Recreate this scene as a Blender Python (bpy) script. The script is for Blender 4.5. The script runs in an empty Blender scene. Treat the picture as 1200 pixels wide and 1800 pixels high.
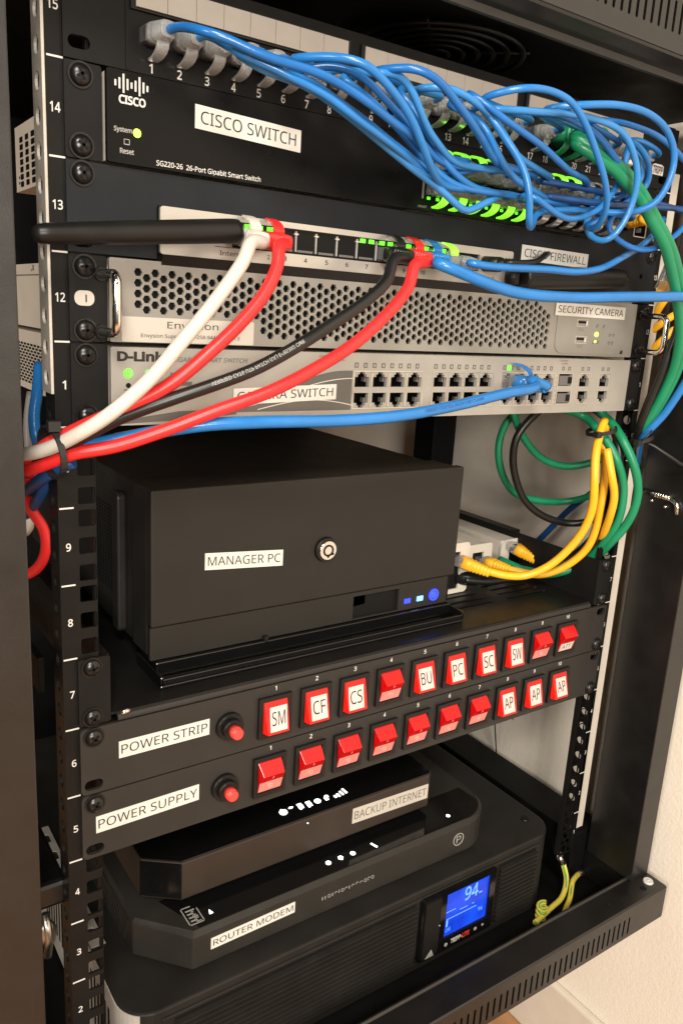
import bpy, bmesh, math, random
from mathutils import Vector, Matrix
random.seed(7)
scene = bpy.context.scene
col = scene.collection
# ---------------------------------------------------------------- camera (all modelling below is in millimetres, S scales to metres)
S = 0.001
CAM = Vector((-119.867, -425.645, 511.337))
RC = ((0.82567, -0.56117, 0.05792), (-0.08972, -0.23197, -0.96858), (0.55697, 0.79453, -0.24188))   # camera right, down, forward
FOC = 1396.67
cd = bpy.data.cameras.new('camera'); cam = bpy.data.objects.new('camera', cd); col.objects.link(cam)
cd.sensor_fit = 'VERTICAL'; cd.sensor_height = 24.0; cd.lens = FOC / 1800.0 * 24.0
cd.clip_start = 0.01; cd.clip_end = 60
r, d, f = [Vector(v) for v in RC]
cam.matrix_world = Matrix(((r.x, -d.x, -f.x, CAM.x*S), (r.y, -d.y, -f.y, CAM.y*S), (r.z, -d.z, -f.z, CAM.z*S), (0, 0, 0, 1)))
scene.camera = cam
# ---------------------------------------------------------------- light
world = bpy.data.worlds.new('World'); scene.world = world; world.use_nodes = True
wb = world.node_tree.nodes['Background']; wb.inputs[0].default_value = (1.0, 0.90, 0.80, 1); wb.inputs[1].default_value = 0.035
def area(name, loc, target, sx, sy, power, colour):
    l = bpy.data.lights.new(name, 'AREA'); l.shape = 'RECTANGLE'; l.size = sx; l.size_y = sy; l.energy = power; l.color = colour
    o = bpy.data.objects.new(name, l); col.objects.link(o); o.location = loc
    o.rotation_euler = (Vector(target) - Vector(loc)).to_track_quat('-Z', 'Y').to_euler()
    return o
area('ceiling_lamp', (-0.65, -1.55, 1.75), (0.1, -0.75, -0.1), 0.6, 0.4, 52, (1.0, 0.915, 0.81))
area('room_lamp', (-1.7, -0.95, 0.95), (0.3, 0.1, 0.35), 0.5, 0.7, 24, (1.0, 0.92, 0.82))
area('low_fill_light', (-0.62, -1.9, 0.72), (0.35, 0.1, 0.36), 0.5, 0.5, 43, (1.0, 0.93, 0.84))  # added low front-left fill, brightens the wall seen beside the computer
vs = scene.view_settings
scene.display_settings.display_device = 'sRGB'
vs.view_transform = 'Standard'; vs.look = 'None'; vs.exposure = 0.0; vs.gamma = 1.0; vs.use_curve_mapping = False
scene.render.engine = 'CYCLES'

# ---------------------------------------------------------------- helpers
def px(u, v, y):
    """photo pixel -> point on the plane y (mm)"""
    a, b = (u - 600) / FOC, (v - 900) / FOC
    dd = Vector(RC[0]) * a + Vector(RC[1]) * b + Vector(RC[2])
    t = (y - CAM.y) / dd.y
    return CAM + dd * t

MATS = {}
def mat(name, base, rough=0.5, metal=0.0, spec=0.5, emit=None, estr=0.0, trans=0.0, coat=0.0, bump=0.0, bscale=900.0, var=0.12, vscale=40.0, specks=0.0, sub=0.0, ior=1.45):
    m = bpy.data.materials.new(name); m.use_nodes = True
    nt = m.node_tree; N = nt.nodes; L = nt.links
    b = N['Principled BSDF']
    b.inputs['Base Color'].default_value = (*base, 1); b.inputs['Roughness'].default_value = rough
    b.inputs['Metallic'].default_value = metal; b.inputs['Specular IOR Level'].default_value = spec
    b.inputs['Transmission Weight'].default_value = trans; b.inputs['Coat Weight'].default_value = coat; b.inputs['IOR'].default_value = ior
    if coat: b.inputs['Coat Roughness'].default_value = 0.08
    if sub:
        b.inputs['Subsurface Weight'].default_value = sub; b.inputs['Subsurface Radius'].default_value = (1, .4, .3); b.inputs['Subsurface Scale'].default_value = 0.004
    if emit:
        b.inputs['Emission Color'].default_value = (*emit, 1); b.inputs['Emission Strength'].default_value = estr
    tc = N.new('ShaderNodeTexCoord')
    last = None
    if var:
        n = N.new('ShaderNodeTexNoise'); n.inputs['Scale'].default_value = vscale; n.inputs['Detail'].default_value = 5
        L.new(tc.outputs['Object'], n.inputs['Vector'])
        mp = N.new('ShaderNodeMapRange'); mp.inputs[3].default_value = 1 - var; mp.inputs[4].default_value = 1 + var
        mp.inputs[1].default_value = .3; mp.inputs[2].default_value = .7
        L.new(n.outputs['Fac'], mp.inputs[0])
        mx = N.new('ShaderNodeVectorMath'); mx.operation = 'SCALE'; mx.inputs[0].default_value = base
        L.new(mp.outputs[0], mx.inputs['Scale']); last = mx.outputs[0]
        mr = N.new('ShaderNodeMath'); mr.operation = 'MULTIPLY'; mr.inputs[1].default_value = rough
        L.new(mp.outputs[0], mr.inputs[0]); L.new(mr.outputs[0], b.inputs['Roughness'])
    if specks:                                   # settled dust
        v = N.new('ShaderNodeTexVoronoi'); v.inputs['Scale'].default_value = 130; L.new(tc.outputs['Object'], v.inputs['Vector'])
        t = N.new('ShaderNodeMath'); t.operation = 'LESS_THAN'; t.inputs[1].default_value = 0.035; L.new(v.outputs['Distance'], t.inputs[0])
        n2 = N.new('ShaderNodeTexNoise'); n2.inputs['Scale'].default_value = 60; L.new(tc.outputs['Object'], n2.inputs['Vector'])
        t2 = N.new('ShaderNodeMath'); t2.operation = 'GREATER_THAN'; t2.inputs[1].default_value = 1 - specks; L.new(n2.outputs['Fac'], t2.inputs[0])
        tm = N.new('ShaderNodeMath'); tm.operation = 'MULTIPLY'; L.new(t.outputs[0], tm.inputs[0]); L.new(t2.outputs[0], tm.inputs[1])
        mix = N.new('ShaderNodeMix'); mix.data_type = 'RGBA'; L.new(tm.outputs[0], mix.inputs[0])
        if last: L.new(last, mix.inputs[6])
        else: mix.inputs[6].default_value = (*base, 1)
        mix.inputs[7].default_value = (.35, .33, .3, 1); last = mix.outputs[2]
    if last: L.new(last, b.inputs['Base Color'])
    if bump:
        n = N.new('ShaderNodeTexNoise'); n.inputs['Scale'].default_value = bscale; n.inputs['Detail'].default_value = 3
        L.new(tc.outputs['Object'], n.inputs['Vector'])
        bp = N.new('ShaderNodeBump'); bp.inputs['Strength'].default_value = bump; bp.inputs['Distance'].default_value = 0.001
        L.new(n.outputs['Fac'], bp.inputs['Height']); L.new(bp.outputs[0], b.inputs['Normal'])
    MATS[name] = m
    return m
mat('cabinet_paint', (.0055, .005, .0045), .37, spec=.78, bump=.10, bscale=1500, specks=.35)
mat('inner_black', (.004, .004, .004), .5, spec=0.16, bump=.08, bscale=1200, specks=.42)
mat('rail_black', (.008, .0075, .007), .38, spec=0.16, bump=.06)
mat('ear_black', (.008, .0078, .0075), .44, spec=0.16, bump=.12, bscale=1800)
mat('strip_paint', (.022, .020, .018), .45, spec=.32, bump=.14, bscale=2200, var=.06)
mat('pc_paint', (.0165, .015, .0128), .46, spec=0.24, bump=.10, bscale=2500, var=.06)
mat('pc_side', (.016, .015, .0135), .4, spec=0.24, bump=.10, bscale=2500)
mat('slate_paint', (.0125, .0138, .016), .5, spec=0.16, bump=.12, bscale=1800)
mat('switch_black', (.0035, .0035, .0036), .30, spec=0.16, bump=.02, var=.2, specks=.25)
mat('ups_plastic', (.015, .0138, .0122), .42, spec=0.26, bump=.16, bscale=2600)
mat('gloss_black', (.004, .004, .004), .10, specks=.30, var=.1)
mat('satin_black', (.008, .0075, .007), .36, spec=.32, bump=.06, bscale=2500)
mat('gateway_face', (.030, .022, .017), .40, spec=.32, bump=.06, bscale=2500)
mat('router_grey', (.020, .0185, .016), .42, spec=.32, bump=.12, bscale=2600)
mat('deep_black', (.004, .004, .004), .6, spec=.2, var=0)
mat('zinc', (.50, .47, .42), .34, metal=1.0, bump=.08, bscale=500, var=.12)
mat('pale_metal', (.46, .43, .38), .48, metal=.25, bump=.1, bscale=500, var=.2)
mat('chrome', (.72, .70, .66), .12, metal=1.0, var=.05)
mat('screw_black', (.006, .0058, .0055), .30, metal=0.0, spec=.5)
mat('server_silver', (.245, .235, .21), .42, metal=.35, bump=.06, bscale=2500, var=.05)
mat('dlink_silver', (.285, .27, .24), .46, metal=.15, bump=.06, bscale=2500, var=.05)
mat('dlink_dark', (.085, .08, .07), .45, var=.05)
mat('firewall_silver', (.42, .40, .36), .30, metal=.5, bump=.03, var=.05)
mat('jack_metal', (.55, .52, .46), .3, metal=.8, var=.05)
mat('side_white', (.62, .58, .50), .5, var=.05)
mat('side_teal', (.30, .38, .38), .5, var=.05)
mat('label_white', (.54, .52, .475), .55, bump=.03, bscale=800, var=.03)
mat('label_cream', (.36, .32, .275), .55, var=.06)
mat('plate_sticker', (.43, .40, .345), .5, var=.03)
mat('ink', (.012, .011, .011), .5, var=0)
mat('ink_grey', (.10, .095, .09), .5, var=0)
mat('print_white', (.55, .535, .50), .5, var=0)
mat('print_grey', (.30, .29, .27), .5, var=0)
mat('clear_plastic', (.80, .82, .86), .08, trans=.9, spec=.6, ior=1.35, var=.05)
mat('boot_clear', (.62, .64, .64), .16, trans=.72, spec=.6, ior=1.25, var=.05)
mat('boot_lit', (.35, .9, .10), .3, trans=.35, emit=(.28, 1.0, .02), estr=.75, ior=1.25, var=.15, vscale=200)
mat('cable_blue', (.018, .150, .42), .24, bump=.05, bscale=700, var=.10)
mat('cable_blue_pale', (.030, .185, .46), .22, bump=.05, bscale=700, var=.12)
mat('cable_blue_deep', (.012, .115, .36), .24, bump=.05, bscale=700, var=.12)
mat('cable_blue_dark', (.008, .05, .17), .36, var=.10)
mat('cable_red', (.66, .022, .022), .36, bump=.04, bscale=700, var=.08)
mat('cable_white', (.50, .465, .415), .38, bump=.04, bscale=700, var=.05)
mat('cable_black', (.008, .008, .0075), .34, var=.1)
mat('cable_green', (.006, .19, .085), .36, var=.08)
mat('cable_yellow', (.78, .40, .018), .40, var=.06)
mat('cable_grey', (.22, .21, .2), .45, var=.1)
mat('tie_black', (.012, .012, .012), .4, var=0)
mat('adapter_white', (.52, .48, .41), .45, var=.05)
mat('led_green', (.1, .6, .05), .3, emit=(.12, 1.0, .02), estr=1.6, var=0)
mat('led_lime', (.4, .7, .05), .3, emit=(.62, 1.0, .06), estr=4.0, var=0)
mat('led_white', (.8, .8, .8), .3, emit=(.92, .97, 1.0), estr=4.0, var=0)
mat('led_blue', (.02, .03, .4), .3, emit=(.012, .03, 1.0), estr=3.2, var=0)
mat('led_cyan', (.1, .3, .8), .3, emit=(.10, .38, 1.0), estr=4.0, var=0)
mat('lcd_line', (.1, .2, .7), .3, emit=(.06, .24, 1.0), estr=1.4, var=0)
mat('rocker_red', (.46, .003, .004), .2, spec=.4, coat=.15, var=.05)
mat('rocker_lit', (.42, .004, .003), .2, spec=.4, coat=.15, emit=(1.0, .022, .008), estr=.55, var=.12, vscale=120)
mat('rocker_glow', (.34, .006, .005), .2, spec=.4, coat=.15, emit=(1.0, .02, .012), estr=.17, var=.1, vscale=150)
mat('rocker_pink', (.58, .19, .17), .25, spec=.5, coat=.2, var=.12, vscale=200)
mat('label_lit', (.52, .44, .40), .5, emit=(1.0, .40, .34), estr=.16, var=.03)
mat('button_red', (.72, .05, .04), .3, coat=.3, var=0)
mat('earth_green', (.10, .33, .06), .4, var=0)
mat('earth_yellow', (.66, .56, .08), .4, var=.05)
mat('glass_black', (.004, .004, .005), .05, var=0)
# LCD: an evenly backlit blue panel, a little uneven like the real backlight
m = mat('lcd_blue', (.005, .02, .2), .2, emit=(.004, .05, .62), estr=1.0, var=0)
nt = m.node_tree; n = nt.nodes.new('ShaderNodeTexNoise'); n.inputs['Scale'].default_value = 45
tc = nt.nodes.new('ShaderNodeTexCoord'); nt.links.new(tc.outputs['Object'], n.inputs['Vector'])
cr = nt.nodes.new('ShaderNodeValToRGB'); cr.color_ramp.elements[0].position = .3; cr.color_ramp.elements[0].color = (.002, .022, .42, 1)
cr.color_ramp.elements[1].position = .72; cr.color_ramp.elements[1].color = (.005, .085, .95, 1)
nt.links.new(n.outputs['Fac'], cr.inputs[0]); nt.links.new(cr.outputs[0], nt.nodes['Principled BSDF'].inputs['Emission Color'])
# painted plaster with an orange-peel roller texture
m = mat('wall_paint', (.74, .675, .575), .62, bump=0, var=.04, vscale=6)
nt = m.node_tree; tc = nt.nodes.new('ShaderNodeTexCoord')
n = nt.nodes.new('ShaderNodeTexNoise'); n.inputs['Scale'].default_value = 330; n.inputs['Detail'].default_value = 4
v2 = nt.nodes.new('ShaderNodeTexNoise'); v2.inputs['Scale'].default_value = 150; v2.inputs['Detail'].default_value = 3
ad = nt.nodes.new('ShaderNodeMath'); ad.operation = 'ADD'
nt.links.new(tc.outputs['Object'], n.inputs['Vector']); nt.links.new(tc.outputs['Object'], v2.inputs['Vector'])
nt.links.new(n.outputs['Fac'], ad.inputs[0]); nt.links.new(v2.outputs['Fac'], ad.inputs[1])
bp = nt.nodes.new('ShaderNodeBump'); bp.inputs['Strength'].default_value = .22; bp.inputs['Distance'].default_value = .0015
nt.links.new(ad.outputs[0], bp.inputs['Height']); nt.links.new(bp.outputs[0], nt.nodes['Principled BSDF'].inputs['Normal'])
mat('trim_white', (.62, .55, .46), .5, var=.04)
m = mat('wood_floor', (.36, .19, .085), .4, var=.0)
nt = m.node_tree; tc = nt.nodes.new('ShaderNodeTexCoord'); mpn = nt.nodes.new('ShaderNodeMapping'); mpn.inputs['Scale'].default_value = (9, .8, 1)
w = nt.nodes.new('ShaderNodeTexNoise'); w.inputs['Scale'].default_value = 5; w.inputs['Detail'].default_value = 8
nt.links.new(tc.outputs['Object'], mpn.inputs[0]); nt.links.new(mpn.outputs[0], w.inputs['Vector'])
cr = nt.nodes.new('ShaderNodeValToRGB'); cr.color_ramp.elements[0].color = (.24, .11, .045, 1); cr.color_ramp.elements[1].color = (.52, .29, .13, 1)
nt.links.new(w.outputs['Fac'], cr.inputs[0]); nt.links.new(cr.outputs[0], nt.nodes['Principled BSDF'].inputs['Base Color'])

class M:
    """collects geometry in mm, several materials allowed"""
    def __init__(s, mat): s.v = []; s.f = []; s.m = []; s.slots = [mat]; s.cur = 0; s.sm = []
    def use(s, mat):
        if mat not in s.slots: s.slots.append(mat)
        s.cur = s.slots.index(mat); return s
    def add(s, vs, fs, smooth=False):
        b = len(s.v); s.v += [Vector(p) for p in vs]
        for f in fs: s.f.append([b + i for i in f]); s.m.append(s.cur); s.sm.append(smooth)
        return s
    def box(s, x0, x1, y0, y1, z0, z1):
        return s.add([(x0,y0,z0),(x1,y0,z0),(x1,y1,z0),(x0,y1,z0),(x0,y0,z1),(x1,y0,z1),(x1,y1,z1),(x0,y1,z1)],
              [(0,3,2,1),(4,5,6,7),(0,1,5,4),(1,2,6,5),(2,3,7,6),(3,0,4,7)])
    def prism(s, pts, axis, a0, a1):
        """pts: 2D polygon; axis z: (x,y), axis x: (y,z), axis y: (x,z)"""
        def P(p, a): return {'z': (p[0], p[1], a), 'x': (a, p[0], p[1]), 'y': (p[0], a, p[1])}[axis]
        n = len(pts)
        return s.add([P(p, a0) for p in pts] + [P(p, a1) for p in pts],
              [tuple(range(n))[::-1], tuple(range(n, 2*n))] + [(i, (i+1) % n, n + (i+1) % n, n + i) for i in range(n)])
    def tube(s, pts, r, seg=12, cap=True):
        pts = [Vector(p) for p in pts]; n = len(pts)
        rr = r if isinstance(r, (list, tuple)) else [r] * n
        t0 = (pts[1] - pts[0]).normalized()
        up = Vector((0, 0, 1)) if abs(t0.z) < .9 else Vector((1, 0, 0))
        nx = t0.cross(up).normalized(); vs = []; s.frames = []
        for i in range(n):
            t = (pts[min(i+1, n-1)] - pts[max(i-1, 0)])
            t = t.normalized() if t.length > 1e-9 else t0
            nx = (nx - t * nx.dot(t)).normalized(); ny = t.cross(nx)
            for k in range(seg):
                a = 2 * math.pi * k / seg
                vs.append(pts[i] + (nx * math.cos(a) + ny * math.sin(a)) * rr[i])
        fs = [(i*seg + k, i*seg + (k+1) % seg, (i+1)*seg + (k+1) % seg, (i+1)*seg + k) for i in range(n-1) for k in range(seg)]
        s.add(vs, fs, True)
        if cap:
            b = len(s.v) - n * seg
            s.f.append([b + k for k in range(seg)][::-1]); s.m.append(s.cur); s.sm.append(False)
            s.f.append([b + (n-1)*seg + k for k in range(seg)]); s.m.append(s.cur); s.sm.append(False)
        return s
    def cyl(s, p0, p1, r0, r1=None, seg=20): return s.tube([p0, p1], [r0, r1 if r1 is not None else r0], seg)
    def ball(s, c, r, sx=1, sy=1, sz=1, n=10, k=7):
        vs = [(c[0] + sx*r*math.sin(math.pi*j/k)*math.cos(2*math.pi*i/n), c[1] + sy*r*math.sin(math.pi*j/k)*math.sin(2*math.pi*i/n), c[2] + sz*r*math.cos(math.pi*j/k)) for j in range(k+1) for i in range(n)]
        return s.add(vs, [(j*n+i, (j+1)*n+i, (j+1)*n+(i+1) % n, j*n+(i+1) % n) for j in range(k) for i in range(n)], True)
    def flat(s, me, fn):
        """append a Blender mesh through a mapping function"""
        return s.add([fn(v.co) for v in me.vertices], [tuple(p.vertices) for p in me.polygons])

def curve_mesh(cu):
    o = bpy.data.objects.new('tmp', cu); me = bpy.data.meshes.new_from_object(o)
    bpy.data.objects.remove(o); bpy.data.curves.remove(cu); return me
def plate_mesh(polys, th):
    cu = bpy.data.curves.new('tmp', 'CURVE'); cu.dimensions = '2D'; cu.fill_mode = 'BOTH'; cu.extrude = th / 2
    for p in polys:
        sp = cu.splines.new('POLY'); sp.points.add(len(p) - 1)
        for q, a in zip(sp.points, p): q.co = (a[0], a[1], 0, 1)
        sp.use_cyclic_u = True
    return curve_mesh(cu)
def plate(m, polys, y0, y1):                       # sheet standing in XZ between y0 and y1 with real holes
    me = plate_mesh(polys, abs(y1 - y0)); yc = (y0 + y1) / 2
    m.flat(me, lambda c: (c.x, yc - c.z, c.y)); bpy.data.meshes.remove(me); return m
def plate_x(m, polys, x0, x1):                     # sheet in YZ, polys are (y,z)
    me = plate_mesh(polys, abs(x1 - x0)); xc = (x0 + x1) / 2
    m.flat(me, lambda c: (xc + c.z, c.x, c.y)); bpy.data.meshes.remove(me); return m
def plate_z(m, polys, z0, z1):
    me = plate_mesh(polys, abs(z1 - z0)); zc = (z0 + z1) / 2
    m.flat(me, lambda c: (c.x, c.y, zc + c.z)); bpy.data.meshes.remove(me); return m
def rect(x0, x1, z0, z1): return [(x0, z0), (x1, z0), (x1, z1), (x0, z1)]
def rrect(x0, x1, z0, z1, r, n=5):
    out = []
    for cx, cz, a in ((x1-r, z0+r, -90), (x1-r, z1-r, 0), (x0+r, z1-r, 90), (x0+r, z0+r, 180)):
        for k in range(n+1):
            t = math.radians(a + 90*k/n); out.append((cx + r*math.cos(t), cz + r*math.sin(t)))
    return out
def circ(cx, cz, r, n=16, a0=0): return [(cx + r*math.cos(2*math.pi*k/n + a0), cz + r*math.sin(2*math.pi*k/n + a0)) for k in range(n)]
_tc = {}
try:                                               # Blender's own bundled interface typeface, close to the printed labels
    import os
    FONT = bpy.data.fonts.load(os.path.join(bpy.utils.system_resource('DATAFILES', path='fonts'), 'NotoSansHebrew-Regular.woff2'))
except Exception:
    FONT = None
def text_mesh(txt, bold=0.0, shear=0.0):
    k = (txt, bold, shear)
    if k not in _tc:
        cu = bpy.data.curves.new('tmp', 'FONT'); cu.body = txt; cu.size = 1
        if FONT: cu.font = FONT
        cu.resolution_u = 4; cu.offset = bold; cu.shear = shear
        _tc[k] = curve_mesh(cu)
    return _tc[k]
def text(m, txt, x0, x1, z0, z1, y, bold=0.0, fn=None, shear=0.0):
    """lettering fitted into a box; default on the plane y facing the camera side"""
    me = text_mesh(txt, bold, shear)
    xs = [v.co.x for v in me.vertices]; ys = [v.co.y for v in me.vertices]
    ax, bx, ay, by = min(xs), max(xs), min(ys), max(ys)
    if txt in ('1', 'I'): xm = (x0 + x1)/2; hw = (bx-ax)/(by-ay)*(z1-z0)/2; x0, x1 = xm - hw, xm + hw
    if fn is None: fn = lambda u, w: (u, y, w)
    return m.flat(me, lambda c: fn(x0 + (c.x-ax)/(bx-ax)*(x1-x0), z0 + (c.y-ay)/(by-ay)*(z1-z0)))

def base_of(o): return o.matrix_world.translation if o else Vector((0, 0, 0))
ORIG = {}
def obj(name, m, parent=None, bevel=0.0, label=None, smooth=False):
    if parent is None:
        xs = [p.x for p in m.v]; ys = [p.y for p in m.v]; zs = [p.z for p in m.v]
        org = Vector(((min(xs)+max(xs))/2, (min(ys)+max(ys))/2, min(zs)))
    else: org = ORIG[parent.name]
    me = bpy.data.meshes.new(name)
    me.from_pydata([(p - org) * S for p in m.v], [], m.f)
    for s_ in m.slots: me.materials.append(MATS[s_])
    me.polygons.foreach_set('material_index', m.m)
    me.polygons.foreach_set('use_smooth', [True if smooth else k for k in m.sm])
    me.update()
    o = bpy.data.objects.new(name, me); col.objects.link(o)
    if parent is None: o.location = org * S
    else: o.parent = parent
    ORIG[o.name] = org
    if bevel:
        b = o.modifiers.new('bevel', 'BEVEL'); b.width = bevel * S; b.segments = 2; b.limit_method = 'ANGLE'; b.angle_limit = math.radians(40); b.harden_normals = False
    if label: o['label'] = label
    return o
def thing(name, label, cat, loc, group=None):
    o = bpy.data.objects.new(name, None); col.objects.link(o); o.empty_display_size = .02
    o.location = Vector(loc) * S; ORIG[o.name] = Vector(loc)
    o['label'] = label; o['category'] = cat
    if group: o['group'] = group
    return o
def tag(o, label, cat, group=None):
    o['label'] = label; o['category'] = cat
    if group: o['group'] = group
    return o
def struct(name, m, **k):
    o = obj(name, m, **k); o['kind'] = 'structure'; return o
def shift(o, vec):                                  # copy of a part (with its sub-parts) moved by vec mm
    c = o.copy(); col.objects.link(c); c.parent = o.parent; c.location = o.location + Vector(vec) * S
    ORIG[c.name] = ORIG[o.name]
    for ch in o.children:
        k = ch.copy(); col.objects.link(k); k.parent = c
    return c
U = 44.45
# ================================================================= the setting
m = M('wall_paint').box(553, 620, -5200, 1500, -315, 2200); struct('wall_right', m)
m = M('wood_floor').box(-4000, 620, -5200, 1500, -365, -316); struct('floor', m)
m = M('trim_white').box(543, 552.8, -5200, 1500, -315.5, -225); struct('baseboard', m, bevel=3)

# ================================================================= cabinet
cab = thing('equipment_cabinet', 'tall black steel wall rack cabinet holding all the network gear against the cream wall', 'cabinet', (241, 200, -46))
# left and right front columns, each a bent sheet
m = M('cabinet_paint').prism([(-59, -50), (-35, -50), (-35, 3), (-37, 3), (-37, -48), (-57, -48), (-57, 20), (-59, 20)], 'z', -12, 690); obj('front_column', m, cab, bevel=.8)
m = M('cabinet_paint').prism([(541.5, -50), (541.5, 20), (539.5, 20), (539.5, -48), (517, -48), (517, 4), (515, 4), (515, -50)], 'z', -12, 690); rc = obj('front_column', m, cab, bevel=.8)
# hinge latch inside the right column
m = M('chrome')
a = px(1128, 864, 0); p0 = Vector((514.2, -28, 393))
lat = [Vector((513, -12, 370)), Vector((513, -26, 369.5)), Vector((513, -31, 368)), Vector((513, -34.5, 365)), Vector((513, -36, 357))]
m.tube(lat, 2.0, 10)
for k in range(6): m.tube([Vector((513, -13 - 2.5*k, 370)), Vector((513, -14.3 - 2.5*k, 370))], 3.1, 12)
m.use('screw_black').tube([Vector((513, 3, 370.5)), Vector((513, -12, 370))], 2.6, 10)
m.use('chrome').ball((514, -9, 363.5), 1.7).ball((514, -23, 361), 1.7)
obj('latch', m, cab)
# side panel left, back panel, rear columns
m = M('inner_black').box(-56, 470, 520, 522, -46, 690); obj('back_panel', m, cab)
m = M('inner_black').box(505, 540, 285, 320, -12, 690); obj('rear_column', m, cab, bevel=1)
m = M('inner_black').box(496, 540, 8, 520, -44, 11).box(517.5, 539, -43, 7.8, -44, 6); obj('base_rail', m, cab, bevel=1)
# depth braces seen through the gap on the left
m = M('inner_black').prism([(20, 285), (310, 272), (310, 292), (20, 307)], 'x', -16, -12); obj('depth_brace', m, cab, bevel=.6)
m = M('cabinet_paint').prism([(16, 138), (330, 138), (330, 156), (16, 156)], 'x', -24, -4); obj('depth_brace', m, cab, bevel=3)
# bottom sill: front with vent slots, top, pan
slots = [rrect(486.3 - 7.35*k - 1.25, 486.3 - 7.35*k + 1.25, -42.2, -23.4, 1.2, 3) for k in range(67)]
m = M('cabinet_paint'); plate(m, [rect(-59, 541.5, -46.5, -13)] + slots, -72, -70.6)
obj('sill_front', m, cab)
m = M('deep_black').box(-55, 538, -69.5, -68.5, -45, -15); obj('sill_backing', m, cab)
m = M('cabinet_paint').prism([(-72, -12.9), (-70.5, -11.8), (-46, -11.8), (-44.6, -10.2), (-43.2, -10.2), (-43.2, -30), (-44.6, -30), (-44.6, -13.2), (-72, -13.2)], 'x', -59, 541.5); obj('sill_top', m, cab)
m = M('print_white').cyl((530.5, -58.5, -11.8), (530.5, -58.5, -10.0), 5.2, 4.4, 24); m.ball((530.5, -58.5, -10), 1.6, 1, 1, .3); obj('cap', m, cab)
m = M('deep_black').cyl((518, -62, -12), (518, -62, -11.6), 3.4, 3.4, 6); obj('bolt_hole', m, cab)
m = M('inner_black').box(-56.5, 540, -43, 519, -47.5, -45.2); obj('base_pan', m, cab)
# top lintel with vents, lower lip and roof with its fan guard
tsl = [rrect(486.3 - 7.35*k - 1.25, 486.3 - 7.35*k + 1.25, 696.5, 714.5, 1.2, 3) for k in range(67)]
m = M('cabinet_paint'); plate(m, [rect(-59, 541.5, 685.5, 728)] + tsl, -72, -70.6); obj('lintel_front', m, cab)
m = M('deep_black').box(-55, 538, -69.5, -68.5, 688, 727); obj('lintel_backing', m, cab)
m = M('cabinet_paint').prism([(-72, 685.4), (-70.8, 684.2), (-50, 684.2), (-49, 680.5), (-46, 680.5), (-46, 690), (-47.5, 690), (-47.5, 686), (-72, 686)], 'x', -59, 541.5); obj('lintel_lip', m, cab)
m = M('inner_black').box(-59, 541.5, -46, 522, 690, 692); rf = obj('roof', m, cab)
m = M('satin_black')
for R_ in (10, 20, 30, 40, 50, 60): m.tube([(262 + R_*math.cos(t*math.pi/24), 42 + R_*math.sin(t*math.pi/24), 686.5) for t in range(49)], 1.7, 8, False)
for k in range(4):
    a = math.pi/4 + k*math.pi/2; m.tube([(262 + 8*math.cos(a), 42 + 8*math.sin(a), 687.5), (262 + 64*math.cos(a), 42 + 64*math.sin(a), 687.5)], 1.6, 8)
obj('fan_guard', m, cab)
# mounting rails
def rail(x0, x1, side, flx, name='mounting_rail'):
    hx = 8.75 if side < 0 else 473.85
    holes = []
    for u in range(15):
        for q in (6.35, 22.22, 38.1):
            z = u*U + q; holes.append(rrect(hx - 4.75, hx + 4.75, z - 4.75, z + 4.75, 1.3, 3))
    m = M('rail_black'); plate(m, [rect(x0, x1, 0.5, 15*U + 3)] + holes, 2.0, 3.6)
    fh = [circ(11.5, 8 + 15.8*k, 4.0, 14) for k in range(42)]
    plate_x(m, [rect(3.6, 20, .5, 15*U + 3)] + fh, flx - .8, flx + .8)
    ix = x1 if side < 0 else x0
    m.box(ix - .8, ix + .8, 3.6, 8, .5, 15*U + 3)
    return obj(name, m, cab)
rl = rail(-6.8, 13.6, -1, -6.0); rr_ = rail(468.6, 489.5, 1, 488.7)
m = M('adapter_white').box(491.5, 509, 9, 10.5, 17, 640); obj('rail_backing', m, cab)
m = M('pale_metal'); plate_x(m, [rect(2.2, 19.5, 462, 668)] + [circ(11, 470 + 15.8*k, 4.3, 16) for k in range(13)], -8.4, -7.0); obj('rail_facing', m, cab)  # pale perforated plate over the upper part of the left rail flange only
m = M('print_white'); mr_ = M('print_white')
for u in range(1, 16):
    t = str(u) if u != 11 else '1'; z = (u - .5)*U; w = 2.7 if len(t) == 1 else 5.0
    xc = -3.1 if u > 9 and u != 11 else -2.2
    text(m, t, xc - w/2 + .4, xc + w/2 + .4, z - 2.3, z + 2.3, 1.8, .015)
    text(mr_, t, 486 - w*.35, 486 + w*.35, z - 2, z + 2, 1.8, .015)
for u in range(1, 15): m.box(-6.2, 1.5, 1.7, 1.95, u*U - .45, u*U + .45); mr_.box(482.5, 489.4, 1.7, 1.95, u*U - .4, u*U + .4)
obj('rail_numbering', m, cab)
obj('rail_numbering', mr_, cab)

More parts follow.
